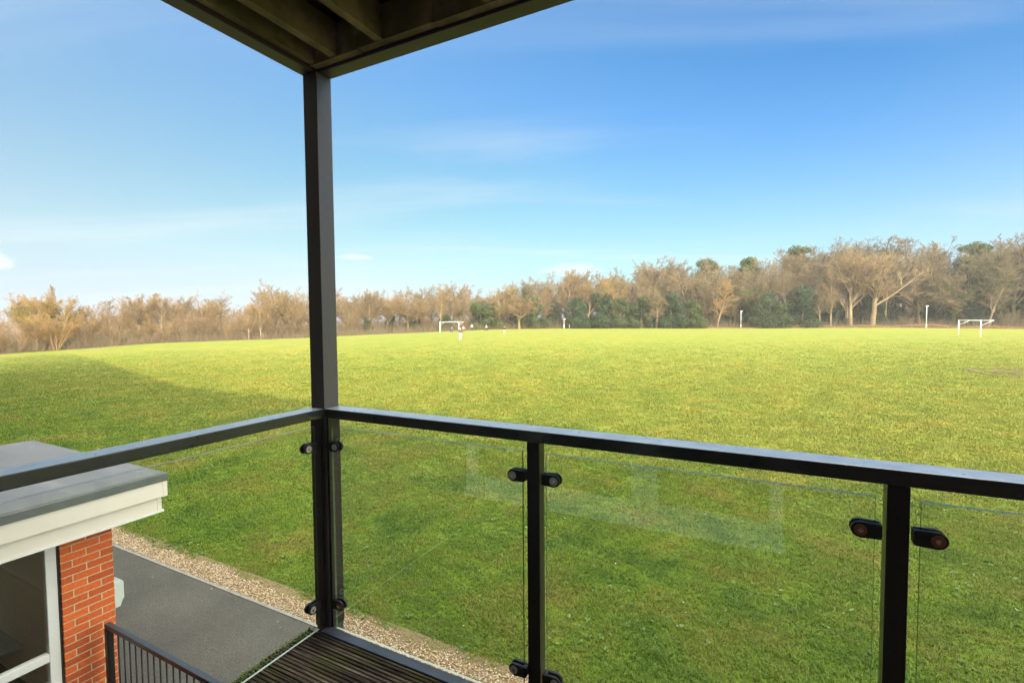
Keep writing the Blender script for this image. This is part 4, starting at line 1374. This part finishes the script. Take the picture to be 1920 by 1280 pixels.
def plant_wood():
    R = TREE_RNG
    ZONES = [(-9, -.75, 'behind the far left thicket'), (-.75, -.40, 'left of the dark balcony post'),
             (-.40, -.02, 'behind the left goal and the players'), (-.02, .45, 'left of the middle lamp post'),
             (.45, .80, 'right of the middle lamp post'), (.80, 9, 'on the wooded slope behind the right goal')]

    def zone(s):
        for a, b, t in ZONES:
            if a <= s < b: return t
    # --- back rows: the crowd of the wood
    for row, (off, hmul, step) in enumerate(((27, 1.03, 4.8), (19, .98, 5.0), (12, .88, 5.2), (6.5, .72, 6.2))):
        ph = -math.atan(1.5)
        while ph < math.atan(1.5):
            s = math.tan(ph)
            F = efar(s) + (off + R.uniform(-3, 3)) * math.cos(ph)
            r = F / math.cos(ph)
            x, y = world(F, s)
            h = (topz(s, F) - gz(x, y)) * hmul * R.uniform(.80, 1.05)
            k = R.random()
            if s < -.4: kind = 'oak' if k < .40 else 'ash' if k < .6 else 'birch' if k < .75 else 'sallow'
            elif s < .3: kind = 'oak' if k < .34 else 'ash' if k < .62 else 'birch' if k < .8 else 'ivy_oak' if k < .92 else 'ivy_ash'
            else: kind = 'ash' if k < .40 else 'oak' if k < .68 else 'birch' if k < .84 else 'ivy_ash' if k < .93 else 'pine' if k < .97 else 'ivy_oak'
            tn = tone_at(s)
            if kind == 'pine': tn = (.8, .8, .8)
            adj = {'oak': 'round headed bare oak', 'ash': 'tall bare tree with rising limbs', 'birch': 'slim bare birch', 'sallow': 'many stemmed bare sallow', 'ivy_oak': 'bare oak with ivy on its limbs', 'ivy_ash': 'bare tree with an ivy wrapped trunk', 'pine': 'dark topped pine'}[kind]
            put_tree(kind, s, F, h, adj + ' ' + zone(s), adj + 's ' + zone(s), tn, wide=R.uniform(.9, 1.15) * {'oak': .85, 'ivy_oak': .85, 'birch': 1.5}.get(kind, 1.25))
            ph += step / r * R.uniform(.8, 1.2)
    # --- understorey at the field edge
    G2 = 'hollies at the foot of the wood'
    spots = []
    ph = -math.atan(1.4)
    while ph < math.atan(1.35):
        s = math.tan(ph)
        F = efar(s) + R.uniform(3.0, 6.5) * math.cos(ph)
        k = R.random()
        if s < -.38:
            h = R.uniform(3.2, 5.6)
            lab = 'dense pale orange brown sallow thicket bush ' + ('at the far left field edge' if s < -.75 else 'on the field edge left of the balcony post')
            put_tree('sallow', s, F, h, lab, 'sallow bushes ' + ('at the far left' if s < -.75 else 'left of the post'), tuple(np.array(tone_at(s)) * R.uniform(.9, 1.1)), wide=1.35)
            ph += 3.3 / F * math.cos(ph) * R.uniform(.8, 1.2)
        elif s < .02:
            if k < .55:
                put_tree('sallow', s, F, R.uniform(3.5, 6), 'bushy bare thicket behind the left goal', 'bare thickets behind the left goal', tone_at(s), wide=1.2)
            else:
                put_tree('holly', s, F + 3, R.uniform(3.0, 5.5), 'olive green evergreen bush behind the left goal and players', 'evergreens behind the left goal', (1.5, 1.35, 1.1), wide=1.2)
            ph += 4.2 / F * math.cos(ph) * R.uniform(.8, 1.2)
        elif s < .42:
            if k < .78:
                put_tree('holly', s, F + 1, R.uniform(5.5, 9.5), 'dark green holly at the field edge left of the middle lamp post', G2 + ' left of the middle lamp post', (R.uniform(.9, 1.5), R.uniform(.95, 1.35), R.uniform(.9, 1.3)), wide=1.25)
            else:
                put_tree('sallow', s, F, R.uniform(3.5, 6), 'low bare bush among hollies left of the middle lamp post', 'low bare bushes among the hollies', tone_at(s), wide=1.2)
            ph += 4.4 / F * math.cos(ph) * R.uniform(.8, 1.2)
        else:
            if k < .72:
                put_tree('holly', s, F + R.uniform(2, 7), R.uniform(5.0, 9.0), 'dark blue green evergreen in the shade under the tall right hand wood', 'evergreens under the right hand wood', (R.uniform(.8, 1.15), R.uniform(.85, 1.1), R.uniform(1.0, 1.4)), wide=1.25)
            else:
                put_tree('sallow', s, F + 1, R.uniform(2.8, 5), 'low brown bush at the foot of the right hand wood', 'low brown bushes under the right hand wood', tone_at(s), wide=1.3)
            ph += 3.3 / F * math.cos(ph) * R.uniform(.8, 1.2)

    # --- trees one can single out (s, distance beyond the field edge, top px slope)
    def single(kind, s, off, top, label, **kw):
        F = efar(s) + off
        x, y = world(F, s)
        put_tree(kind, s, F, EYE + top * F - gz(x, y), label, **kw)
    pale = (1.25, 1.15, 1.0)
    single('oak', -.470, 8, .092, 'biggest round crowned bare oak just left of the dark balcony post', tone=(1.15, 1.02, .80), var=1, wide=1.05)
    single('oak', -.620, 12, .070, 'broad bare oak with a gap in its crown midway along the left trees', tone=(1.1, .98, .8), var=2, wide=1.05)
    single('ash', -.775, 9, .060, 'bare tree with a pale straight trunk behind the left thicket', tone=(1.2, 1.05, .9), bark=(1.5, 1.4, 1.2), var=1, wide=1.25)
    single('ash', -.725, 10, .062, 'second pale trunked spreading tree behind the left thicket', tone=(1.2, 1.05, .9), bark=(1.4, 1.3, 1.15), var=3, wide=1.1)
    single('poplar', -.953, 12, .083, 'narrow upright poplar sticking up above the far left trees', tone=(1.25, 1.0, .85), wide=.8)
    single('ivy_ash', -.985, 8, .068, 'olive green ivy covered tree left of the narrow poplar', tone=(1.7, 1.4, .8), wide=1.1)
    single('ivy_ash', -.925, 9, .064, 'olive green ivy covered tree right of the narrow poplar', tone=(1.6, 1.3, .8), wide=1.1)
    single('sallow', -.945, 1.5, .040, 'tall golden stemmed sallow fanning out at the far left', tone=(1.5, 1.15, .72), bark=(1.7, 1.4, .9), wide=1.2)
    single('birch', -.545, 2.0, .030, 'pair of pale birch stems left of the big oak', tone=(1.2, 1.05, .85), bark=(1.9, 1.8, 1.6), var=0)
    single('birch', -.520, 1.6, .034, 'slim pale birch under the big oak', tone=(1.2, 1.05, .85), bark=(2.0, 1.9, 1.7), var=1)
    single('birch', -.148, 3, .080, 'tall pale birch rising directly behind the left goal', tone=(1.1, 1.0, .85), bark=(1.7, 1.5, 1.25), var=2)
    single('ash', -.296, 7, .070, 'fine twigged rounded tree right of the balcony post', tone=(1.1, 1.0, .85), var=0, wide=1.1)
    single('oak', -.215, 6, .064, 'dense brown crowned tree between balcony post and left goal', tone=(1.1, .95, .75), var=3)
    single('ivy_oak', -.018, 9, .080, 'olive ivy headed tree above the players', tone=(1.3, 1.15, .85), wide=.8)
    single('oak', .015, 1.5, .045, 'low spreading bare tree with crossing limbs right of the players', tone=(1.2, 1.0, .8), bark=(1.5, 1.3, 1.0), var=4, wide=1.3)
    single('ash', .115, 8, .108, 'tall open crowned tree left of the small lamp post', tone=(1.1, .98, .8), var=4, wide=1.1)
    single('ivy_oak', .205, 7, .100, 'ivy headed tree standing over the hollies', tone=(1.4, 1.15, .75), var=1)
    single('ash', .155, 2.0, .085, 'straight grey trunked tree right of the small lamp post', tone=(1, .92, .8), bark=(1.1, .95, .8), var=2)
    single('oak', .300, 1.2, .060, 'gnarled dead looking tree with twisted pale limbs between two hollies', tone=(1, .95, .85), bark=(1.5, 1.35, 1.1), var=0, wide=.8)
    single('holly', .33, 1.5, .066, 'large dark holly just right of the gnarled tree', tone=(.9, 1.0, 1.0), wide=1.15)
    single('holly', .225, 1.5, .050, 'large mid green holly left of the gnarled tree', tone=(1.5, 1.35, 1.2), wide=1.1)
    single('holly', .135, 2.0, .052, 'broad dark holly close behind the smallest lamp post', tone=(.9, 1.0, 1.05), wide=1.3)
    single('holly', .185, 2.5, .066, 'tall blue green holly left of the mid green holly', tone=(1.0, 1.1, 1.1), wide=1.35)
    single('holly', .268, 2.0, .056, 'rounded holly touching the gnarled tree on its left', tone=(1.25, 1.2, 1.0), wide=1.3)
    single('holly', -.065, 6.0, .042, 'broad green bush mass behind the running child', tone=(1.7, 1.6, 1.2), wide=1.7)
    single('holly', -.030, 5.0, .034, 'olive green bush right of the running child', tone=(2.2, 1.8, 1.1), wide=1.5)
    single('holly', .375, 2.5, .046, 'low green bush beneath the warm tan bare tree', tone=(1.5, 1.4, .9), wide=1.4)
    single('holly', .535, 3.0, .062, 'bushy grey green evergreen right of the middle lamp post', tone=(1.3, 1.25, 1.2), wide=1.5)
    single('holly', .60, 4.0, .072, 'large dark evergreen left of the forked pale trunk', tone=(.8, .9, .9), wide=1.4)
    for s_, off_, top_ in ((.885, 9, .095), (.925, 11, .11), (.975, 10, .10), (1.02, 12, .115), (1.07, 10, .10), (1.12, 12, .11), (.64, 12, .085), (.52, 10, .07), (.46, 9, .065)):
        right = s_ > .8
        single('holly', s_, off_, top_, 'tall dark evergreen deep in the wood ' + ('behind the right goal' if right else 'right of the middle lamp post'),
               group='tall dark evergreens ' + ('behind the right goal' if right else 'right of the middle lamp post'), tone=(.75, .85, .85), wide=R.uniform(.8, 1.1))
    single('birch', .425, 2.0, .085, 'warm tan bare tree with low spreading twigs left of the middle lamp post', tone=(1.35, 1.1, .75), bark=(1.2, 1.0, .75), var=3, wide=1.5)
    single('pine', .585, 26, .146, 'dark green pine top standing highest above the middle of the wood', tone=(.8, .9, .8), wide=1.2)
    single('pine', .405, 26, .121, 'small dark pine top on the skyline left of the highest pine', tone=(.8, .9, .8), wide=1.0)
    single('pine', .49, 26, .124, 'round dark pine top between the two other pines on the skyline', tone=(.8, .9, .8), wide=1.0)
    single('ash', .745, 2.0, .140, 'great pale limbed bare tree leaning wide at the right field edge', tone=(1.1, .98, .88), bark=(1.15, 1.05, .88), var=1, wide=1.3)
    single('ash', .70, 3.5, .140, 'forked pale trunk left of the great pale limbed tree', tone=(1.05, .95, .85), bark=(1.1, 1.0, .85), var=3, wide=.9)
    single('birch', .66, 4.0, .100, 'slim leaning pale stem beside the forked pale trunk', tone=(1.05, .95, .85), bark=(1.7, 1.5, 1.2), var=1)
    single('ivy_ash', .93, 6, .140, 'dark ivy clothed tall tree behind the right hand lamp post', tone=(.8, .85, .85), wide=1.1)
    single('ivy_ash', 1.0, 8, .148, 'dark ivy clothed tall tree above the right goal', tone=(.75, .85, .85), wide=1.1)
    single('pine', .96, 16, .152, 'reddish trunked pine behind the right goal', tone=(.85, .9, .8), bark=(1.2, .8, .6), wide=1.1)


plant_wood()


def build_understorey():
    """brushwood and scrub filling the foot of the wood"""
    rng = np.random.default_rng(5)
    n = 64000
    ph = rng.uniform(-math.atan(1.4), math.atan(1.4), n)
    off = rng.uniform(1.0, 26, n)
    r = edge_r(ph) + off
    F = r * np.cos(ph); R = r * np.sin(ph)
    x = -F * SY + R * CY; y = F * CY + R * SY; z = ground(x, y) - .1
    h = rng.uniform(.5, 3.4, n) * (.6 + .8 * np.clip(off / 14, 0, 1))
    a = rng.uniform(0, 6.28, n); ln = rng.uniform(0, .7, n); w = rng.uniform(.014, .035, n)
    d = np.stack([np.cos(a) * ln, np.sin(a) * ln, np.ones(n)], -1) * h[:, None]
    P = np.stack([x, y, z], -1)
    V = []
    for q in range(3):
        V.append(P + np.stack([np.cos(q * 2.1) * w, np.sin(q * 2.1) * w, 0 * w], -1))
    V.append(P + d)
    V = np.stack(V, 1).reshape(-1, 3)
    i4 = (np.arange(n) * 4)[:, None]
    Fc = np.concatenate([i4 + np.array([[0, 1, 3]]), i4 + np.array([[1, 2, 3]]), i4 + np.array([[2, 0, 3]])])
    o = np_mesh('undergrowth', V, Fc, mat_island('brushwood', [(0, (.06, .045, .025)), (.4, (.12, .085, .045)), (.8, (.17, .12, .065)), (1, (.05, .07, .02))], .9))
    tag(o, 'brown brushwood and scrub filling the foot of the wood', 'undergrowth', kind='stuff')
    # bracken bank along the right-hand edge, thin brambles elsewhere
    n = 30000
    s0 = rng.uniform(.40, 1.4, n)
    ph = np.arctan(s0)
    r = edge_r(ph) + rng.uniform(.2, 3.4, n)
    F = r * np.cos(ph); R = r * np.sin(ph)
    x = -F * SY + R * CY; y = F * CY + R * SY; z = ground(x, y)
    hh = (.55 + .35 * np.sin(ph * 60) * np.sin(ph * 23 + 1)) * np.clip((s0 - .36) * 4, .15, 1)
    z = z + rng.uniform(0, 1, n) * hh
    s = rng.uniform(.05, .13, n)
    nr = rng.normal(size=(n, 3)); nr /= np.linalg.norm(nr, axis=1, keepdims=True)
    aa = np.cross(nr, rng.normal(size=(n, 3))); aa /= np.linalg.norm(aa, axis=1, keepdims=True); bb = np.cross(nr, aa)
    P = np.stack([x, y, z], -1)
    V = np.stack([P - aa * s[:, None], P + bb * s[:, None] * .4, P + aa * s[:, None], P - bb * s[:, None] * .4], 1).reshape(-1, 3)
    o = np_mesh('bracken', V, np.arange(n * 4).reshape(-1, 4), M['bracken'])
    tag(o, 'rusty brown dead bracken bank along the right field edge', 'bracken', kind='stuff')


build_understorey()


# ------------------------------------------------------------------ goals and lamp posts
def goal(sL, FL, sR, FR, hgt, label, armL, armR, net=None):
    xa, ya = world(FL, sL); xb, yb = world(FR, sR)
    za, zb = gz(xa, ya), gz(xb, yb)
    mx_, my_ = (xa + xb) / 2, (ya + yb) / 2; zm = min(za, zb)
    o = Vector((mx_, my_, zm))
    g = empty('football_goal', o, label, 'football goal', 'football goals on the field')
    A = Vector((xa, ya, za)); B = Vector((xb, yb, zb))
    top = max(za, zb) + hgt
    At = Vector((xa, ya, top)); Bt = Vector((xb, yb, top))
    r = .055
    ax = (B - A); ax.z = 0; ax.normalize()
    MB(o).tube(A - Vector((0, 0, .1)), At + Vector((0, 0, r)), r, 12).build('goal_post', M['white_paint'], g)
    MB(o).tube(B - Vector((0, 0, .1)), Bt + Vector((0, 0, r)), r, 12).build('goal_post', M['white_paint'], g)
    MB(o).tube(At + ax * r * .9, Bt - ax * r * .9, r, 12).build('crossbar', M['white_paint'], g)
    back = Vector((-ax.y, ax.x, 0))
    if back.dot(Vector((mx_, my_, 0))) < 0: back = -back
    for P, arm in ((At, armL), (Bt, armR)):
        e = P + back * arm
        m = MB(o).tube(P + back * r * .9, e, .025, 8).tube(e, P + back * r * .9 - Vector((0, 0, .62)), .022, 8)
        m.build('net_bracket', M['white_paint'], g)
    if net:
        for P in (A, B):
            m = MB(o)
            for i in range(4):
                q = P + back * (r + .02) + Vector((0, 0, .9 + i * .28)); m.tube(q, q + back * .07, .018, 6)
            m.build('net_peg', M['red_net'], g)
    return g


goal(-.149, 94, -.110, 90.5, 2.02, 'white goal with angled net brackets, left on the field behind the players', 1.3, 1.3)
goal(.925, 66.5, .971, 61.5, 2.02, 'white goal with red net pegs, alone at the right end of the field', 1.3, 1.3, net=True)


def lamp(s, F, top, label, head=True):
    x, y = world(F, s); z = gz(x, y)
    h = EYE + top * F - z
    o = Vector((x, y, z))
    g = empty('lamp_post', o, label, 'lamp post', 'lamp posts along the field edge')
    MB(o).tube((x, y, z - .1), (x, y, z + .9), .11, 12).build('base', M['pole_paint'], g)
    MB(o).tube((x, y, z + .9), (x, y, z + h - .1), .075, 12, r2=.055).build('pole', M['pole_paint'], g)
    d = Vector((CY, SY, 0))
    m = MB(o)
    c = Vector((x, y, z + h - .06)) + d * .12
    m.tube(c - d * .26, c + d * .30, .10, 12, r2=.06)
    m.build('lamp_head', M['lamp_head'], g)


lamp(.108, 112.5, .0010, 'shortest pale lamp post in front of the dark hollies')
lamp(.474, 112.0, .0146, 'pale lamp post in the middle of the right hand wood edge')
lamp(.858, 102.5, .0227, 'pale lamp post with small head left of the right goal')
x, y = world(112.2, .119); z = gz(x, y)
m_ = MB((x, y, z)).tube((x, y, z - .1), (x, y, z + .85), .06, 10).tube((x, y, z + .85), (x, y, z + .93), .075, 10, r2=.03)
tag(m_.build('marker_post', M['white_paint']), 'short white marker post right of the smallest lamp post', 'marker post')


# ------------------------------------------------------------------ people (children playing, far off)
def skin_part(name, verts, edges, radii, mat, parent, root=0, sub=1):
    me = bpy.data.meshes.new(name)
    me.from_pydata([tuple(v) for v in verts], edges, [])
    ob = bpy.data.objects.new(name, me); COL.objects.link(ob)
    md = ob.modifiers.new('skin', 'SKIN')
    for i, r in enumerate(radii):
        sv = me.skin_vertices[0].data[i]
        sv.radius = (r, r) if not isinstance(r, tuple) else r
        sv.use_root = (i == root)
    md.use_smooth_shade = True
    s = ob.modifiers.new('sub', 'SUBSURF'); s.levels = sub; s.render_levels = sub
    bpy.context.view_layer.update()
    dg = bpy.context.evaluated_depsgraph_get()
    me2 = bpy.data.meshes.new_from_object(ob.evaluated_get(dg))
    bpy.data.objects.remove(ob); bpy.data.meshes.remove(me)
    me2.materials.clear(); me2.materials.append(mat)
    me2.name = name
    o = bpy.data.objects.new(name, me2); COL.objects.link(o)
    if parent: o.parent = parent
    return o


SKIN = simple('skin', (.50, .32, .23), None, .6, 10)
CLOTH = {k: simple('cloth_' + k, v, None, .85, 20) for k, v in dict(black=(.02, .02, .024), white=(.48, .46, .41), blue=(.03, .08, .30), grey=(.35, .36, .40), navy=(.02, .025, .06), beige=(.50, .42, .30), brown=(.10, .06, .05), orange=(.65, .25, .10)).items()}
HAIR = {k: simple('hair_' + k, v, None, .7, 40) for k, v in dict(dark=(.03, .02, .015), fair=(.42, .30, .15)).items()}


def person(s, F, h, face, legs, arms, top, bottom, shoes, hair, label, coat=0, crouch=0):
    """face: heading in degrees measured from 'towards the camera'; legs: (left, right) forward swing; arms the same"""
    x, y = world(F, s); z = gz(x, y)
    base = math.atan2(-y, -x)
    rz = base + math.radians(face)
    o = empty('person', (x, y, z), label, 'person', 'people playing on the field', rz)     # local +X is forward
    k = h / 1.75
    hip = .92 - crouch * .25
    J = {}
    J['pel'] = Vector((0, 0, hip)); J['wst'] = Vector((.02 + crouch * .1, 0, hip + .18)); J['chest'] = Vector((.03 + crouch * .25, 0, hip + .42))
    J['neck'] = Vector((.02 + crouch * .33, 0, hip + .56)); J['hb'] = J['neck'] + Vector((.02, 0, .08)); J['ht'] = J['neck'] + Vector((.03 + crouch * .05, 0, .245))
    for sd, nm in ((1, 'L'), (-1, 'R')):
        sw = legs[0] if sd > 0 else legs[1]
        J['hip' + nm] = Vector((0, .09 * sd, hip - .04))
        kn = J['hip' + nm] + Vector((math.sin(sw) * .42 + crouch * .18, .02 * sd + crouch * .1 * sd, -math.cos(sw) * .42))
        low = sw - .25 if sw > 0 else sw - .5
        if abs(sw) < .05: low = -.02
        an = kn + Vector((math.sin(low) * .40, .01 * sd, -math.cos(low) * .40))
        J['kn' + nm] = kn; J['an' + nm] = an
        J['to' + nm] = an + Vector((.16, .02 * sd, -.05))
        J['sh' + nm] = J['chest'] + Vector((-.01, .17 * sd, .07))
        aw = arms[0] if sd > 0 else arms[1]
        el = J['sh' + nm] + Vector((math.sin(aw) * .27, .07 * sd, -math.cos(aw) * .27))
        wr = el + Vector((math.sin(aw + .5) * .24, .02 * sd, -math.cos(aw + .5) * .24))
        J['el' + nm] = el; J['wr' + nm] = wr
    low = min(J['anL'].z, J['anR'].z) - .06
    for q in J: J[q] = (J[q] - Vector((0, 0, low))) * k
    names = list(J)
    idx = {n: i for i, n in enumerate(names)}
    rad = dict(pel=.115, wst=.105, chest=.125, neck=.055, hb=.078, ht=.075)
    for nm in 'LR':
        rad.update({'hip' + nm: .085, 'kn' + nm: .058, 'an' + nm: .042, 'to' + nm: .036, 'sh' + nm: .062, 'el' + nm: .042, 'wr' + nm: .030})
    E = [('pel', 'wst'), ('wst', 'chest'), ('chest', 'neck'), ('neck', 'hb'), ('hb', 'ht')]
    for nm in 'LR': E += [('pel', 'hip' + nm), ('hip' + nm, 'kn' + nm), ('kn' + nm, 'an' + nm), ('an' + nm, 'to' + nm), ('chest', 'sh' + nm), ('sh' + nm, 'el' + nm), ('el' + nm, 'wr' + nm)]
    V = [J[n] for n in names]; Rd = [rad[n] * k for n in names]; Ed = [(idx[a], idx[b]) for a, b in E]
    # hands: palm and five fingers
    for sd, nm in ((1, 'L'), (-1, 'R')):
        w = J['wr' + nm]; d = (w - J['el' + nm]).normalized()
        side = Vector((0, 0, 1)).cross(d).cross(d).normalized() if abs(d.z) < .95 else Vector((1, 0, 0))
        pi_ = len(V); V.append(w + d * .07 * k); Rd.append(.026 * k); Ed.append((idx['wr' + nm], pi_))
        for f, (o_, l) in enumerate(((-.028, .07), (-.01, .08), (.01, .075), (.028, .06))):
            a = len(V); V.append(w + d * .10 * k + side * o_ * k); Rd.append(.009 * k); Ed.append((pi_, a))
            V.append(w + d * (.10 + l * .9) * k + side * o_ * 1.2 * k + Vector((.02 * k, 0, 0))); Rd.append(.007 * k); Ed.append((a, a + 1))
        a = len(V); V.append(w + d * .06 * k - side * .045 * k); Rd.append(.010 * k); Ed.append((pi_, a))
    skin_part('body', V, Ed, Rd, SKIN, o, 0, 1)

    def clothes(name, chain, mat, grow, extra=None):
        ns = []
        for a, b in chain:
            for q in (a, b):
                if q not in ns: ns.append(q)
        vv = [J[n].copy() for n in ns]; rr = [(rad[n] + grow) * k for n in ns]
        if extra: extra(ns, vv, rr)
        return skin_part(name, vv, [(ns.index(a), ns.index(b)) for a, b in chain], rr, mat, o, 0, 1)
    ch = [('wst', 'pel'), ('wst', 'chest'), ('chest', 'neck')]
    for nm in 'LR': ch += [('chest', 'sh' + nm), ('sh' + nm, 'el' + nm), ('el' + nm, 'wr' + nm)]

    def fx(ns, vv, rr):
        i = ns.index('neck'); vv[i] = vv[i] - Vector((0, 0, .03 * k)); rr[i] *= .9
        for nm in 'LR':
            i = ns.index('wr' + nm); vv[i] = vv[i].lerp(J['el' + nm], .15)
        if coat:
            i = ns.index('pel'); vv[i] = vv[i] - Vector((0, 0, coat * k)); rr[i] *= 1.25
    clothes('jacket', ch, CLOTH[top], .022, fx)
    ch = []
    for nm in 'LR': ch += [('pel', 'hip' + nm), ('hip' + nm, 'kn' + nm), ('kn' + nm, 'an' + nm)]
    clothes('trousers', ch, CLOTH[bottom], .015)
    for nm in 'LR':
        a, b = J['an' + nm], J['to' + nm]
        skin_part('shoe', [a - Vector((.05, 0, .03)) * k, a + Vector((.03, 0, -.02)) * k, b], [(0, 1), (1, 2)], [.045 * k, .048 * k, .036 * k], CLOTH[shoes], o)
    hd = J['hb'].lerp(J['ht'], .55)
    hr = skin_part('hair', [J['hb'] + Vector((-.045, 0, .03)) * k, J['ht'] + Vector((-.02, 0, -.02)) * k, J['ht'] + Vector((.045, 0, -.015)) * k], [(0, 1), (1, 2)], [.066 * k, .082 * k, .045 * k], HAIR[hair], o)
    # face: eyes, nose, mouth, ears
    fc = MB((0, 0, 0))
    for sd in (-1, 1): fc.box(*(np.array([.085, .094]) * k + hd.x), *sorted((sd * .018 * k, sd * .042 * k)), hd.z - .004 * k, hd.z + .008 * k)
    fc.box(*(np.array([.078, .088]) * k + hd.x), -.025 * k, .025 * k, hd.z - .082 * k, hd.z - .072 * k)
    fc.build('face_features', CLOTH['brown'], o)
    nn = MB((0, 0, 0)).tube((hd.x + .070 * k, 0, hd.z), (hd.x + .108 * k, 0, hd.z - .04 * k), .012 * k, 6)
    for sd in (-1, 1): nn.tube((hd.x - .0 * k, sd * .074 * k, hd.z - .03 * k), (hd.x, sd * .090 * k, hd.z + .02 * k), .014 * k, 6)
    nn.build('nose_and_ears', SKIN, o)
    return o


person(-.107, 62, 1.60, 170, (.05, -.10), (.2, -.1), 'brown', 'white', 'white', 'fair', 'nearest person, in dark jacket and white trousers, standing with back turned')
person(-.1005, 89, 1.25, 30, (.25, -.25), (.7, .3), 'beige', 'brown', 'brown', 'fair', 'child with fair hair and beige top beside the right post of the left goal')
person(-.126, 90, 1.25, 60, (.30, -.30), (.5, .5), 'blue', 'navy', 'black', 'dark', 'crouching child in blue keeping the left goal', crouch=.6)
person(-.083, 100, 1.45, 20, (.12, -.1), (.3, -.2), 'grey', 'black', 'brown', 'dark', 'distant child in grey between the left goal and the hollies')
person(-.0535, 88, 1.42, 90, (.45, -.5), (-.6, .7), 'white', 'black', 'white', 'dark', 'running child in white top and dark trousers, second from right of the players')
person(-.016, 73, 1.22, 175, (.05, -.06), (.05, 0), 'black', 'beige', 'beige', 'dark', 'small child in long black coat and pale trousers, rightmost of the players', coat=.16)


def build_haze():
    m = bpy.data.materials.new('haze'); m.use_nodes = True
    N = m.node_tree.nodes; N.clear()
    o = N.new('ShaderNodeOutputMaterial'); v = N.new('ShaderNodeVolumePrincipled')
    v.inputs['Color'].default_value = (.95, .93, .9, 1); v.inputs['Density'].default_value = .0004; v.inputs['Anisotropy'].default_value = 0
    m.node_tree.links.new(v.outputs[0], o.inputs['Volume'])
    tag(MB().box(-260, 260, -60, 260, -6, 42).build('haze', m), 'thin pale winter haze over the field', 'haze', kind='stuff')


build_haze()
